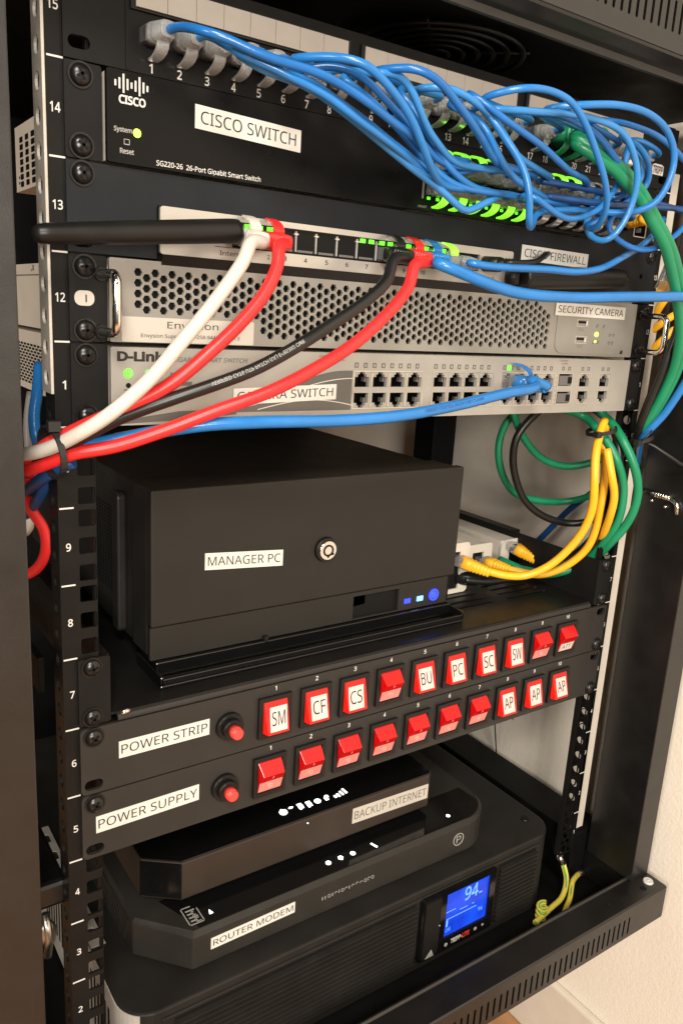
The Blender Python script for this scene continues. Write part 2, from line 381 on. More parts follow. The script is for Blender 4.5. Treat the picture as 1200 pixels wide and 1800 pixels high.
# ================================================================= small shared builders
def screw(parent, x, z, y=0, bright=False):
    m = M('screw_black').cyl((x, y, z), (x, y - .9, z), 6.2, 6.2, 22)
    n, k = 22, 5
    vs = []; R_ = 5.3
    for j in range(k + 1):
        t = math.pi/2*j/k
        for i in range(n): vs.append((x + R_*math.cos(t)*math.cos(2*math.pi*i/n), y - .9 - 3.0*math.sin(t), z + R_*math.cos(t)*math.sin(2*math.pi*i/n)))
    m.add(vs, [(j*n+i, j*n+(i+1) % n, (j+1)*n+(i+1) % n, (j+1)*n+i) for j in range(k) for i in range(n)], True)
    m.use('deep_black'); a = random.random()*1.5
    for s_ in (0, math.pi/2):
        c, q = math.cos(a + s_), math.sin(a + s_)
        L_, W_ = 2.9, .65
        P = [(x + c*l - q*w, z + q*l + c*w) for l, w in ((-L_, -W_), (L_, -W_), (L_, W_), (-L_, W_))]
        m.prism(P, 'y', y - 4.15, y - 2.2)
    return obj('screw', m, parent)
def label_strip(parent, txt, x0, x1, z0, z1, y, slant=0.0, dz=0.0, txtmat='ink', fill=.86, bg='label_white', bold=.0):
    """adhesive tape label with printed capitals; dz = rise from left to right"""
    m = M(bg).prism([(x0, z0), (x1, z0 + dz), (x1, z1 + dz), (x0, z1)], 'y', y - .35, y)
    o = obj('name_label', m, parent)
    t = M(txtmat); w = x1 - x0; h = z1 - z0; p = w*(1 - fill)/2
    sl = dz / w
    text(t, txt, x0 + p, x1 - p, z0 + h*.24, z1 - h*.22, y - .45, bold, fn=lambda a, b: (a, y - .45, b + sl*(a - x0)))
    obj('lettering', t, o)
    return o
def ears(parent, zb, zt, mats='ear_black', sc=(), y=0, x_in=20.5, hole=()):
    for s_ in (0, 1):
        a0, a1 = (1.2, x_in) if s_ == 0 else (482.6 - x_in, 481.4)
        hx = 8.75 if s_ == 0 else 473.85
        hs = [rrect(hx - 5.4, hx + 5.4, z - 3.3, z + 3.3, 3.2, 6) for z in hole]
        m = M(mats); plate(m, [rrect(a0, a1, zb + .5, zt - .5, 1.5, 3)] + hs, y, y + 1.8); obj('mounting_ear', m, parent)
    for z in sc:
        screw(parent, 9, z, y); screw(parent, 473.6, z, y)
def jack(m, xc, zc, y, w=11.8, h=8.6, up=1, metal='jack_metal', dark='deep_black'):
    """outline of an RJ45 opening (stepped latch side), for plate holes"""
    s_ = up
    return [(xc - w/2, zc - s_*h/2), (xc + w/2, zc - s_*h/2), (xc + w/2, zc + s_*h*.18), (xc + w*.30, zc + s_*h*.18), (xc + w*.30, zc + s_*h*.36), (xc + w*.17, zc + s_*h*.36), (xc + w*.17, zc + s_*h/2),
            (xc - w*.17, zc + s_*h/2), (xc - w*.17, zc + s_*h*.36), (xc - w*.30, zc + s_*h*.36), (xc - w*.30, zc + s_*h*.18), (xc - w/2, zc + s_*h*.18)]
def port_cup(parent, xc, zc, y, w, h, label=None, contact=True, lip='jack_metal', up=1):
    m = M('deep_black'); x0, x1, z0, z1 = xc - w/2 - .2, xc + w/2 + .2, zc - h/2 - .2, zc + h/2 + .2
    m.box(x0 - .5, x0, y, y + 11, z0 - .5, z1 + .5).box(x1, x1 + .5, y, y + 11, z0 - .5, z1 + .5).box(x0, x1, y, y + 11, z0 - .5, z0).box(x0, x1, y, y + 11, z1, z1 + .5).box(x0 - .5, x1 + .5, y + 11, y + 11.5, z0 - .5, z1 + .5)
    if contact:
        m.use(lip)
        m.box(x1 - 1.1, x1 - .1, y + 1.2, y + 5, zc - h*.18, zc + h*.12)
        for k in range(6): m.box(xc - 3.4 + k*1.25, xc - 2.9 + k*1.25, y + 4, y + 10, zc - up*h*.42 - .15, zc - up*h*.42 + .15)
    o = obj('port', m, parent)
    if label: o['label'] = label
    return o
def led(parent, x, z, y, r, mt, name='status_led', depth=.9):
    m = M(mt).cyl((x, y, z), (x, y - depth, z), r, r*.8, 14); return obj(name, m, parent)

# ================================================================= patch panel (unit 15)
pp = thing('patch_bay', 'black 24 port patch panel with white label strip at the top of the rack', 'patch panel', (241, 20, 14*U))
PX = lambda i: 44.7 + 15.43*(i-1) + 14.6*((i-1)//8)
PZ = 639.5
m = M('ear_black')
plate(m, [rect(1.2, 481.4, 14*U + .4, 15*U + 3)] + [jack(None, PX(i), PZ, 0, 11.8, 9.5, -1) for i in range(1, 25)] + [rrect(3.4, 14.2, 14*U + 5, 14*U + 11, 3, 5), rrect(468.4, 479.2, 14*U + 5, 14*U + 11, 3, 5)], 0, 2)
m.box(33, 450, 2, 30, 14*U + 2, 15*U)
m.box(31.6, 32.6, -.6, 0, 14*U + 1, 15*U + 2)
obj('panel', m, pp)
for i in range(1, 25): port_cup(pp, PX(i), PZ, 2, 11.8, 9.5)
m = M('print_white')
for i in range(1, 25):
    w = 2.6 if i < 10 else 5.2
    text(m, str(i), PX(i) - w/2, PX(i) + w/2, 623.7, 628.1, -.15, .015)
    if i % 8 == 0: obj('port_numbers', m, pp); m = M('print_white')
for g in range(3):
    xa = PX(8*g+1) - 8.6; xb = PX(8*g+8) + 9.2
    m = M('satin_black').box(xa - 2.2, xb + 2.2, -2, 0, 650.3, 664); h = obj('label_holder', m, pp)
    for k in range(8):
        c = PX(8*g+1+k); a = xa if k == 0 else c - 7.6; b = xb if k == 7 else c + 7.6
        mm = M('label_cream').box(a, b, -3.2, -2.05, 651.4, 663); obj('paper_insert', mm, h, bevel=.2)
m = M('print_white'); m.add([(458.2, -.2, 633.2), (472.8, -.2, 633.2), (472.8, -.2, 640), (470, -.2, 641.2), (461, -.2, 641.2), (458.2, -.2, 640)], [(0,1,2,3,4,5)]); m.use('ink'); text(m, 'TRIPP', 459, 472, 634.2, 639.8, -.35, .02); obj('logo_plate', m, pp)

# ================================================================= gigabit switch (unit 14)
sw = thing('network_switch', 'glossy black gigabit switch with green lit ports below the patch panel', 'network switch', (241, 100, 13*U))
TK = lambda k: 233.6 + 14.55*k + 6*(k >= 6)
TZ, BZ = 605.3, 591.5
m = M('switch_black')
holes = [jack(None, TK(k), TZ, 0, 11.8, 9.2, 1) for k in range(12)] + [jack(None, TK(k), BZ, 0, 11.8, 9.2, -1) for k in range(12)] + [rect(421, 434, 587.5, 609.5), rect(443, 457, 584.5, 596.5)]
plate(m, [rrect(20.9, 461.5, 13*U + .8, 14*U - .8, 1.2, 3)] + holes, -3, 0)
obj('faceplate', m, sw)
m = M('side_white').box(21, 461, 12.5, 188, 13*U + 1.5, 14*U - 2).box(21, 222, .2, 12.5, 13*U + 1.5, 14*U - 2).box(458, 461, .2, 12.5, 13*U + 1.5, 14*U - 2)
cs = obj('case', m, sw)
m = M('deep_black')
for cxx in range(4):
    for rz in range(7):
        y = 122 + 15*cxx; m.box(20.5, 20.95, y, y + 7, 612.5 - 4.6*rz - 3.2, 612.5 - 4.6*rz)
m.cyl((20.6, 178, 588), (20.95, 178, 588), .9, .9, 8).cyl((20.6, 178, 584.5), (20.95, 178, 584.5), .9, .9, 8)
obj('side_vent', m, cs)
ears(sw, 13*U, 14*U, sc=(14*U - 6.35, 13*U + 6.35), y=0, x_in=19.5)
for k in range(12):
    port_cup(sw, TK(k), TZ, -.2, 11.8, 9.2, up=-1); port_cup(sw, TK(k), BZ, -.2, 11.8, 9.2)
m = M('jack_metal'); plate(m, [rect(224.2, 225.6, 586, 611)], -3.3, -2.9)
m.box(420.5, 421.4, -3.4, -2.9, 587, 610)
for a in (442.6, 457): m.box(a - .4, a + .4, -3.4, -2.9, 584.5, 596.5)
m.box(442.6, 457, -3.4, -2.9, 596.2, 597).box(442.6, 457, -3.4, -2.9, 584, 584.7); obj('port_shield', m, sw)
port_cup(sw, 450, 590.5, -.2, 13, 11); port_cup(sw, 427.5, 592.8, -.2, 12, 9.5); port_cup(sw, 427.5, 604.5, -.2, 12, 9.5)
m = M('print_white')
hs = [3, 5.4, 9.4, 5.4, 3, 5.4, 9.4, 5.4, 3]
for k, h in enumerate(hs):
    xx = 25.3 + k*2.05; c0 = 615.2; m.box(xx - .47, xx + .47, -3.2, -3.02, c0 - h*.42, c0 + h*.5)
text(m, 'CISCO', 26.9, 40.8, 606.3, 610.4, -3.15, .035)
lg = obj('logo', m, sw)
m = M('print_grey'); text(m, 'System', 24.3, 33.6, 592.6, 595.6, -3.15, .02); text(m, 'Reset', 27.3, 34.6, 583.3, 585.8, -3.15, .02)
m.box(29.6, 32.2, -3.15, -3.05, 587.6, 588).box(29.6, 32.2, -3.15, -3.05, 590, 590.3).box(29.4, 29.7, -3.15, -3.05, 587.6, 590.3).box(32.1, 32.4, -3.15, -3.05, 587.6, 590.3)
text(m, 'LINK/ACT', 221.5, 229, 580.4, 581.8, -3.15)
m.use('print_white'); text(m, 'SG220-26  26-Port Gigabit Smart Switch', 46.5, 107.5, 579.4, 582.9, -3.15, .008)
obj('lettering', m, sw)
led(sw, 36.3, 593.9, -3, 2.1, 'led_lime')
label_strip(sw, 'CISCO SWITCH', 67.6, 132.5, 601.5, 613.2, -3.05, dz=-2.4, fill=.90)
LIT_T = {0, 1, 2, 3, 6, 7, 8}; LIT_B = {0, 1, 2, 3, 4, 5}
for k in range(12):                                    # link lights above and below each column
    for zz, lit in ((610.2, k in LIT_T), (586.6, k in LIT_B)):
        if lit:
            m = M('led_green').box(TK(k) - 5, TK(k) - 2.6, -3.5, -3.02, zz - .8, zz + .8).box(TK(k) + 2.6, TK(k) + 5, -3.5, -3.02, zz - .8, zz + .8); obj('link_light', m, sw)

# ================================================================= blank panel (unit 13)
bl = thing('blank_panel', 'plain slate blank panel behind the firewall', 'blank panel', (241, 2, 12*U))
m = M('slate_paint'); plate(m, [[(1.2, 12*U + .6), (48, 12*U + .6), (48, 561.2), (311.5, 561.2), (311.5, 12*U + .6), (481.4, 12*U + .6), (481.4, 13*U - .6), (1.2, 13*U - .6)], rrect(3.4, 14.2, 536.5, 542.5, 2.9, 5), rrect(462, 466, 553, 557, 1.9, 5)], 0, 1.8)
m.box(21, 461, 1.8, 14, 13*U - 3.5, 13*U - 1.2)
obj('panel', m, bl); screw(bl, 9, 13*U - 6.35); screw(bl, 473.6, 13*U - 6.35)
label_strip(bl, 'CISCO FIREWALL', 322.6, 395.4, 556.4, 567, -.05, dz=-.6, fill=.92)

# ================================================================= firewall router
fw = thing('firewall_router', 'silver firewall router with ten port sockets and two stub antennas', 'router', (180, 50, 534))
FX = [97, 111.5, 125] + [139 + 14.9*k for k in range(8)]
m = M('firewall_silver')
fz = 550.6
plate(m, [rrect(48.4, 311, 536.6, 560.8, 1.6, 3)] + [rect(90.5, 118, 543.6, 557.6), rect(119, 251, 543.6, 557.6), rect(253.5, 279, 545, 556)], -4, -2)
obj('faceplate', m, fw)
m = M('satin_black').box(49, 310.5, -1.8, 120, 536.8, 560.6); obj('case', m, fw)
m = M('satin_black').prism([(-5.5, 536.4), (3, 536.4), (3, 530.8), (-2.5, 530.8)], 'x', 49.5, 310); obj('lower_lip', m, fw)
m = M('deep_black').box(92, 277.5, -1.95, -1.82, 544, 557); obj('port_well', m, fw)
for x in FX:
    m = M('deep_black').box(x - 5.8, x + 5.8, -2.3, -2.0, 544.8, 554)
    m.use('print_grey').box(x + 7.0, x + 7.7, -3.2, -2, 545, 556.4); m.use('jack_metal').box(x + 6.0, x + 8.7, -3.3, -2, 554.4, 555.3); m.use('ink_grey').box(x - 5.4, x + 5.4, -2.5, -2.1, 544.9, 546.2)
    obj('port', m, fw)
for i in (0, 1, 6, 7, 8, 9, 10):
    x = FX[i]; m = M('led_green').box(x - 5, x - 1.6, -3.4, -2.1, 554.6, 556.9).box(x + 1.6, x + 5, -3.4, -2.1, 554.6, 556.9); obj('link_light', m, fw)
m = M('ink')
text(m, 'Internet 1', 83, 103, 538.9, 541.4, -4.1, .01); text(m, '2', 113, 114.6, 539.2, 541.6, -4.1, .01)
for k in range(8): text(m, str(3 + k), FX[2+k] - 1.2, FX[2+k] + .9 + (1.6 if k == 7 else 0), 539.3, 541.9, -4.1, .015)
text(m, '12V', 262, 269, 539.5, 542, -4.1); m.tube([(284 + .9*math.cos(t/2), -4.1, 541.2 + .9*math.sin(t/2)) for t in range(13)], .18, 5); m.tube([(288.5 + .9*math.cos(t/2), -4.1, 541.2 + .9*math.sin(t/2)) for t in range(13)], .18, 5); m.tube([(293 + .9*math.cos(t/2), -4.1, 541.2 + .9*math.sin(t/2)) for t in range(13)], .18, 5); m.box(285, 287.4, -4.15, -4.05, 541.05, 541.35).box(289.6, 292, -4.15, -4.05, 541.05, 541.35)
m.box(80, 101, -4.15, -4.05, 543.2, 543.5)
obj('lettering', m, fw)
# antennas: stub tubes folded flat to both sides
a0 = px(418, 406, -24); a1 = px(56, 411, -24)
m = M('satin_black'); dv = (a1 - a0)
tt = [0, .02, .05, .3, .6, .93, .97, .99, 1.0]; ra = [5.9, 6.2, 6.3, 6.0, 5.6, 4.9, 4.4, 3.1, 1.0]
m.tube([a0 + dv*t for t in tt], ra, 24); m.cyl(a0 + Vector((-2, 0, 0)), a0 + Vector((6, 14, -1)), 5, 5, 18); m.cyl(a0 + Vector((4, 10, 0)), a0 + Vector((4, 24, 0)), 4.2, 4.2, 16)
obj('antenna', m, fw, label='antenna folded out to the left')
m = M('satin_black'); b0 = Vector((314, -11, 543.5)); b1 = Vector((429, -11, 550.6))
dirv = (b1 - b0)
me_ = [b0 + dirv*t for t in (0, .03, .5, .92, .97, 1)]; m.tube(me_, [7.2, 8.2, 8.0, 7.6, 6.4, 3.2], 20)
m.cyl((312, -11, 543.3), (306, -4, 543.3), 5, 5, 16)
obj('antenna', m, fw, label='antenna folded out to the right')

# ================================================================= camera server (unit 12)
ev = thing('video_server', 'silver server with honeycomb vent front and chrome grab handles', 'server', (241, 200, 11*U))
m = M('server_silver'); hexs = []
for c in range(68):
    x = 36.7 + 4.765*c
    for r_ in range(7):
        z = 526.4 - 5.5*r_ - (2.75 if c % 2 else 0)
        if z < 495: continue
        if x < 109 and z < 505.5: continue
        if x > 348 and z > 523 : continue
        if x > 357.5: continue
        hexs.append(circ(x, z, 2.3, 6, 0))
plate(m, [rrect(21.2, 461.4, 11*U + .9, 12*U - .7, 1, 3)] + hexs, -2.6, -.6)
obj('front_bezel', m, ev)
m = M('deep_black').box(24, 460, 5, 6, 11*U + 2, 12*U - 2); obj('vent_shadow', m, ev)
m = M('side_white').box(21.2, 461.2, 6.5, 420, 11*U + 1, 12*U - 1.5); cs = obj('case', m, ev)
m = M('ink_grey').box(20.8, 21.15, 6, 420, 524.3, 524.9); m.box(20.8, 21.15, 150, 152, 527.5, 531).box(20.8, 21.15, 155, 156, 527, 528.4); obj('seam', m, cs)
ears(ev, 11*U, 12*U, sc=(12*U - 6.35, 11*U + 6.35), y=-.6, x_in=20.8)
m = M('plate_sticker').prism(rrect(3.6, 13.8, 507.6, 515.2, 3.4, 6), 'y', -1.2, -.62); m.use('ink').box(9.2, 9.9, -1.35, -1.15, 509.4, 513.2); obj('hole_insert', m, ev)
for x in (17.2, 470.5):
    m = M('chrome'); P = [(x, -1, 495)]
    P += [(x, -27 + 6*math.cos(t), 501 - 6*math.sin(t) ) for t in [math.pi/2]]
    pts = [Vector((x, -1, 495.0)), Vector((x, -20, 495.0))] + [Vector((x, -20 - 6*math.sin(t*math.pi/12), 501 - 6*math.cos(t*math.pi/12))) for t in range(1, 7)] + [Vector((x, -26, 518))] + [Vector((x, -20 - 6*math.cos(t*math.pi/12), 518 + 6*math.sin(t*math.pi/12))) for t in range(1, 7)] + [Vector((x, -1, 524))]
    m.tube(pts, 2.4, 14); m.use('satin_black').cyl((x, -.5, 495), (x, -3, 495), 3.6, 3.6, 16).cyl((x, -.5, 524), (x, -3, 524), 3.6, 3.6, 16)
    obj('grab_handle', m, ev)
# white service sticker
m = M('plate_sticker').prism(rrect(27.5, 106.3, 490.2, 503.4, 1, 3), 'y', -3.0, -2.65); o = obj('service_sticker', m, ev)
t = M('ink'); text(t, 'Envysion', 53, 83.5, 496.8, 501.6, -3.1, .0); text(t, 'Envysion Support 877-258-9441 Option 3', 38, 97, 492.2, 494.8, -3.1, .004); obj('lettering', t, o)
m = M('server_silver'); plate(m, [rrect(366, 449, 491.5, 527.5, 8, 6)], -3.3, -2.65); pl = obj('port_panel', m, ev, bevel=.2)
for z in (515, 502.2):
    m = M('jack_metal'); plate(m, [rect(388.5, 402, z - 3, z + 3), rect(389.3, 401.2, z - 2.3, z + 2.3)], -3.8, -3.0)
    m.use('deep_black').box(389.3, 401.2, -3.25, -2.9, z - 2.3, z + 2.3); m.use('deep_black').box(389.8, 399, -3.6, -3.2, z - .2, z + 1.6); m.use('print_white').box(399.4, 400.6, -3.7, -3.2, z - 1.6, z + 1.9)
    obj('usb_port', m, ev)
m = M('ink_grey'); text(m, 'SS', 391, 397, 509, 510.8, -3.4); text(m, 'SS', 391.5, 397.5, 496.3, 498, -3.4)
for (x, z) in ((413, 513.5), (421, 513.5), (430, 507), (434.5, 507), (416, 500.8), (430, 500.8), (434, 500.8), (411, 500.8)):
    m.tube([(x + 1.1*math.cos(t*.7), -3.4, z + 1.1*math.sin(t*.7)) for t in range(8)], .3, 5)
obj('lettering', m, ev)
led(ev, 413.2, 507, -3.3, 1.9, 'led_lime'); led(ev, 412.4, 501.4, -3.3, .9, 'led_lime')
m = M('screw_black').cyl((447.5, -2.6, 493.8), (447.5, -3.6, 493.8), 1.7, 1.5, 12); obj('panel_screw', m, ev)
label_strip(ev, 'SECURITY CAMERA', 362.2, 445.3, 519.6, 529.2, -3.35, dz=.1, fill=.94)

# ================================================================= camera switch (unit 11)
dl = thing('camera_switch', 'beige silver port switch labelled CAMERA SWITCH below the honeycomb server', 'network switch', (241, 120, 10*U))
DT, DB = 470.6, 457.2
cols = [186 + 14.75*k for k in range(4)] + [253 + 14.55*k for k in range(4)] + [319.6 + 14.5*k for k in range(4)]
hol = [jack(None, x, DT, 0, 11.4, 9.6, 1) for x in cols] + [jack(None, x, DB, 0, 11.4, 9.6, -1) for x in cols]
hol += [jack(None, 405.5, DT, 0, 11.4, 9.6, 1), jack(None, 405.5, DB, 0, 11.4, 9.6, -1), jack(None, 430.5, DT, 0, 11.4, 9.6, 1), jack(None, 430.5, DB, 0, 11.4, 9.6, -1), rect(374.6, 390, 466.3, 475.6), rect(374.6, 390, 452.5, 461.8)]
m = M('dlink_silver'); plate(m, [rrect(21.2, 461.6, 10*U + .8, 11*U - 1.6, 1, 3)] + hol, -3.5, -.5); obj('faceplate', m, dl)
m = M('side_white').box(21.4, 461.3, 12, 260, 10*U + 1, 11*U - 2).box(21.4, 174, -.4, 12, 10*U + 1, 11*U - 2).box(442, 461.3, -.4, 12, 10*U + 1, 11*U - 2); cs = obj('case', m, dl)
m = M('deep_black')
for i in range(16):
    for j in range(13):
        y = 60 + 9.2*i + (4.6 if j % 2 else 0); z = 477.5 - 2.2*j; m.box(21.0, 21.35, y, y + 5.4, z - .7, z + .7)
obj('side_vent', m, cs)
ears(dl, 10*U, 11*U, sc=(11*U - 6.35, 10*U + 6.35), y=-.6, x_in=20.6)
for x in cols: port_cup(dl, x, DT, -1, 11.4, 9.6, up=-1); port_cup(dl, x, DB, -1, 11.4, 9.6)
for x in (405.5, 430.5): port_cup(dl, x, DT, -1, 11.4, 9.6, up=-1); port_cup(dl, x, DB, -1, 11.4, 9.6)
for z in (471, 457.2):
    m = M('deep_black').box(374.6, 390, -1, -.45, z - 4.7, z + 4.7); m.use('ink_grey').box(376, 388.5, -3.3, -1, z - 4.2, z + 3.2); m.use('deep_black').box(386, 390.5, -3.9, -1.2, z - 2.8, z + 2.2); obj('port', m, dl, label='fibre module socket with grey dust flap')
m = M('jack_metal')
for g in range(3):
    a = cols[4*g] - 7.2; b = cols[4*g+3] + 7.2
    plate(m, [rect(a, b, 451.6, 476.4), rect(a + .7, b - .7, 452.3, 475.7)], -4.0, -3.45)
    for k in range(5):
        xx = a + .4 + k*(b - a - .8)/4
        for zz in (DT, DB): m.box(xx - .5, xx + .5, -4.1, -3.3, zz - 4.4, zz + 4.4)
for x in (405.5, 430.5): plate(m, [rect(x - 7, x + 7, 451.6, 476.4), rect(x - 6.5, x + 6.5, 452.3, 475.7)], -4.0, -3.45)
plate(m, [rect(373.6, 391.2, 451.6, 476.4), rect(374.4, 390.2, 452.3, 475.7)], -4.0, -3.45)
for k in range(7): m.box(371.2, 372.6, -3.9, -3.4, 453 + 3.4*k, 454.6 + 3.4*k)
obj('port_frame', m, dl)
# dark swoosh around the tape label, with pale edging lines
m = M('dlink_dark'); up = []; lo = []
for k in range(25):
    t = k/24; x = 96 + 82*t; up.append((x, 453.5 + 22.8*math.sin(min(1, t*1.05)*math.pi/2)**1.4)); lo.append((x, 451.0 + 9*max(0, 1 - abs(t - .25)*3)*0 + .2))
m.prism(lo + up[::-1], 'y', -3.7, -3.52)
for s_ in (0, 1, 2):
    for z0 in (452.6, 461, 469): m.box(178.8 + 0*s_, 179.6, -3.8, -3.5, z0, z0 + 7)
m.prism([(22, 447.5), (60, 452.5), (96, 453.2), (96, 450), (60, 447.4), (22, 446)], 'y', -3.7, -3.52)
m.use('print_white'); m.tube([(100 + 79*k/20, -3.75, 454 + 17.4*math.sin(k/20*math.pi/2)**1.3) for k in range(21)], .3, 5, False); m.tube([(110 + 69*k/20, -3.75, 452.5 + 5.4*math.sin(k/20*math.pi*.9)) for k in range(21)], .3, 5, False)
obj('printed_swoosh', m, dl)
m = M('ink'); text(m, 'D-Link', 24.6, 51.2, 479.9, 485.4, -3.65, .045)
m.use('ink_grey'); text(m, 'GIGABIT SMART SWITCH', 54.5, 102.5, 480.0, 482.6, -3.65, .012, shear=.2)
m.box(59.6, 67.6, -3.6, -3.52, 471.6, 474.4).box(59.6, 67.6, -3.6, -3.52, 466.8, 469).box(54.6, 57.6, -3.6, -3.52, 472, 474)
text(m, '100M = Link/Act', 152, 172, 484.2, 485.6, -3.65); text(m, '1000M = Full Duplex', 152, 172, 482, 483.4, -3.65)
for g in range(3):
    for k in range(8):
        x = cols[4*g] - 5 + k*7.2; m.use('ink_grey' if True else ''); plate(m, [rect(x - 1.5, x + 1.5, 478.2, 481.4), rect(x - .7, x + .9, 478.9, 480.6)], -3.65, -3.5)
for x in (379, 386, 402, 409, 427, 434): plate(m, [rect(x - 1.4, x + 1.4, 478.4, 481.2), rect(x - .7, x + .7, 479, 480.6)], -3.65, -3.5)
text(m, '1000M', 373, 383, 485.2, 486.5, -3.65); text(m, '100M', 376, 383, 483, 484.2, -3.65)
m.use('deep_black').cyl((30.7, -3.4, 467), (30.7, -3.7, 467), 1.4, 1.4, 12); m.use('ink_grey').box(28.2, 33.4, -3.6, -3.5, 464.2, 464.9)
obj('lettering', m, dl)
led(dl, 30.7, 473.5, -3.5, 2.7, 'led_green'); led(dl, 42.3, 473.4, -3.5, 2.4, 'led_green'); led(dl, 53.5, 468, -3.5, 2.3, 'led_green')
m = M('print_grey').tube([(30.7 + 1.3*math.sin(t*.5), -4.5, 473.4 + 1.3*math.cos(t*.5)) for t in range(1, 12)], .25, 5); m.box(30.5, 30.9, -4.6, -4.4, 473.6, 475.2); obj('power_mark', m, dl)
m = M('led_green').box(317.5, 321, -4.0, -3.5, 478, 481.6); obj('link_light', m, dl)
label_strip(dl, 'CAMERA SWITCH', 93.6, 166, 455.6, 465.2, -3.8, dz=2.6, fill=.93)
# ================================================================= rack shelf (unit 7)
sh = thing('rack_shelf', 'black cantilever rack shelf with slotted floor carrying the manager computer', 'rack shelf', (241, 150, 6*U))
m = M('satin_black')
sl = [rrect(395 + 0, 395 + 52, 40 + 11*k, 44 + 11*k, 1.9, 5) for k in range(14)] + [rrect(325, 378, 40 + 11*k, 44 + 11*k, 1.9, 5) for k in range(14)]
plate_z(m, [rect(21, 461, 3, 300)] + sl, 269.8, 271.4); obj('shelf_floor', m, sh)
m = M('strip_paint').prism([(2, 271.4), (-.5, 270.6), (-1.2, 268.8), (-1.2, 267.4), (.4, 267.4), (.6, 268.8), (3, 269.8)], 'x', 24, 458); obj('front_lip', m, sh)
ears(sh, 6*U + .8, 7*U - .4, sc=(7*U - 6.35, 6*U + 6.35), x_in=19.8, y=-.2)
m = M('ear_black').box(18.4, 19.8, 1.7, 250, 268, 310.5); obj('side_wall', m, sh); m = M('ear_black').box(462.6, 464, 1.7, 250, 268, 310.5); obj('side_wall', m, sh)
m = M('chrome').cyl((25, -1.5, 272.5), (31, -1.5, 272.8), 2.0, 1.6, 12); obj('floor_clip', m, sh)

# ================================================================= manager computer
pc = thing('desktop_computer', 'dark slim desktop computer with round key lock labelled MANAGER PC', 'computer', (187, 180, 283))
m = M('pc_paint').prism(rrect(57, 317.6, 307.9, 398.6, 1.2, 3), 'y', 31.5, 40); obj('front_door', m, pc, bevel=1.0)
m = M('pc_paint'); plate(m, [rrect(57, 312.4, 284.4, 307, 1, 3), rect(218, 262, 285.6, 303.6)], 33.5, 36); obj('lower_bezel', m, pc)
m = M('deep_black').box(216, 264, 46, 47, 285, 304).box(58, 317, 36.5, 40.2, 284.6, 308); obj('bay_back', m, pc)
m = M('pc_paint').prism([(218, 294), (231, 295), (231, 303.4), (218, 303.4)], 'y', 36.5, 38); m.use('jack_metal').box(236, 249, 38, 44, 298, 301); m.use('chrome').box(237, 248, 37.8, 38.1, 301.2, 301.8); m.box(240, 241, 37, 40, 295, 301).box(245, 246, 37, 40, 297, 301); obj('media_slot', m, pc)
m = M('pc_side').prism([(57.6, 40.3), (57.2, 66), (62, 70), (312, 70), (317, 66), (317, 40.3)], 'z', 285, 397.6); obj('bezel_shell', m, pc, bevel=1.5)
m = M('pc_side').box(60, 314, 70.2, 350, 284, 396.2); cs = obj('case', m, pc, bevel=.8)
m = M('pc_side').prism(rrect(84, 97, 286, 386, 4, 6), 'x', 53.5, 59.9); obj('side_handle', m, pc, bevel=1.6)
m = M('deep_black')
for i in range(24):
    for j in range(9): m.box(59.6, 59.95, 108 + 6*j, 111.6 + 6*j, 306 + 2.7*i, 307.4 + 2.7*i)
obj('side_vent', m, cs)
# barrel lock
m = M('satin_black').cyl((188.3, 31.5, 345.6), (188.3, 28.6, 345.6), 9.4, 8.6, 32); lk = obj('key_lock', m, pc)
m = M('chrome').cyl((188.3, 28.6, 345.6), (188.3, 27.2, 345.6), 7.4, 6.8, 32); obj('barrel', m, lk)
m = M('deep_black'); plate(m, [circ(188.3, 345.6, 4.4, 24), circ(188.3, 345.6, 3.1, 24)], 26.9, 27.15); m.box(187.6, 189, 26.8, 27.2, 340.4, 342.6).box(191.2, 193, 26.8, 27.2, 342, 343.4); obj('keyway', m, lk)
label_strip(pc, 'MANAGER PC', 93.7, 152.8, 342.6, 354.2, 31.4, dz=-4.6, fill=.93)
for x, z, mt, w in ((271, 291.8, 'led_blue', 6.2), (284, 291.9, 'led_cyan', 6.0)):
    m = M(mt).box(x - w/2, x + w/2, 32.9, 33.55, z - 1.9, z + 1.9); obj('port_light', m, pc)
m = M('led_blue'); plate(m, [circ(298.4, 292.9, 5.0, 28), circ(298.4, 292.9, 3.6, 28)], 32.6, 33.5); o = obj('power_button', m, pc); m = M('led_blue').cyl((298.4, 33.4, 292.9), (298.4, 32.8, 292.9), 3.1, 3.0, 24); obj('button_cap', m, o)
m = M('ink'); plate(m, [rect(269.4, 273, 297.6, 301), rect(270, 272.4, 298.2, 300.4)], 33.3, 33.45); plate(m, [rect(283, 286.4, 298.4, 301.6), rect(283.6, 285.8, 299, 301)], 33.3, 33.45); obj('port_icons', m, pc)
m = M('satin_black').box(140, 143, 30, 36, 283, 287); obj('door_catch', m, pc)
tr = M('gloss_black').prism([(57.5, 16), (318, 16), (318, 60), (57.5, 60)], 'z', 271.6, 274); tr.box(57.5, 60, 16, 60, 274, 280).box(315.5, 318, 16, 34, 274, 281).box(57.5, 318, 16, 18, 274, 278.5).box(60, 315.5, 30, 60, 274, 283.8)
tag(obj('plinth_tray', tr, bevel=.8), 'shiny black tray with raised lip under the manager computer', 'tray')

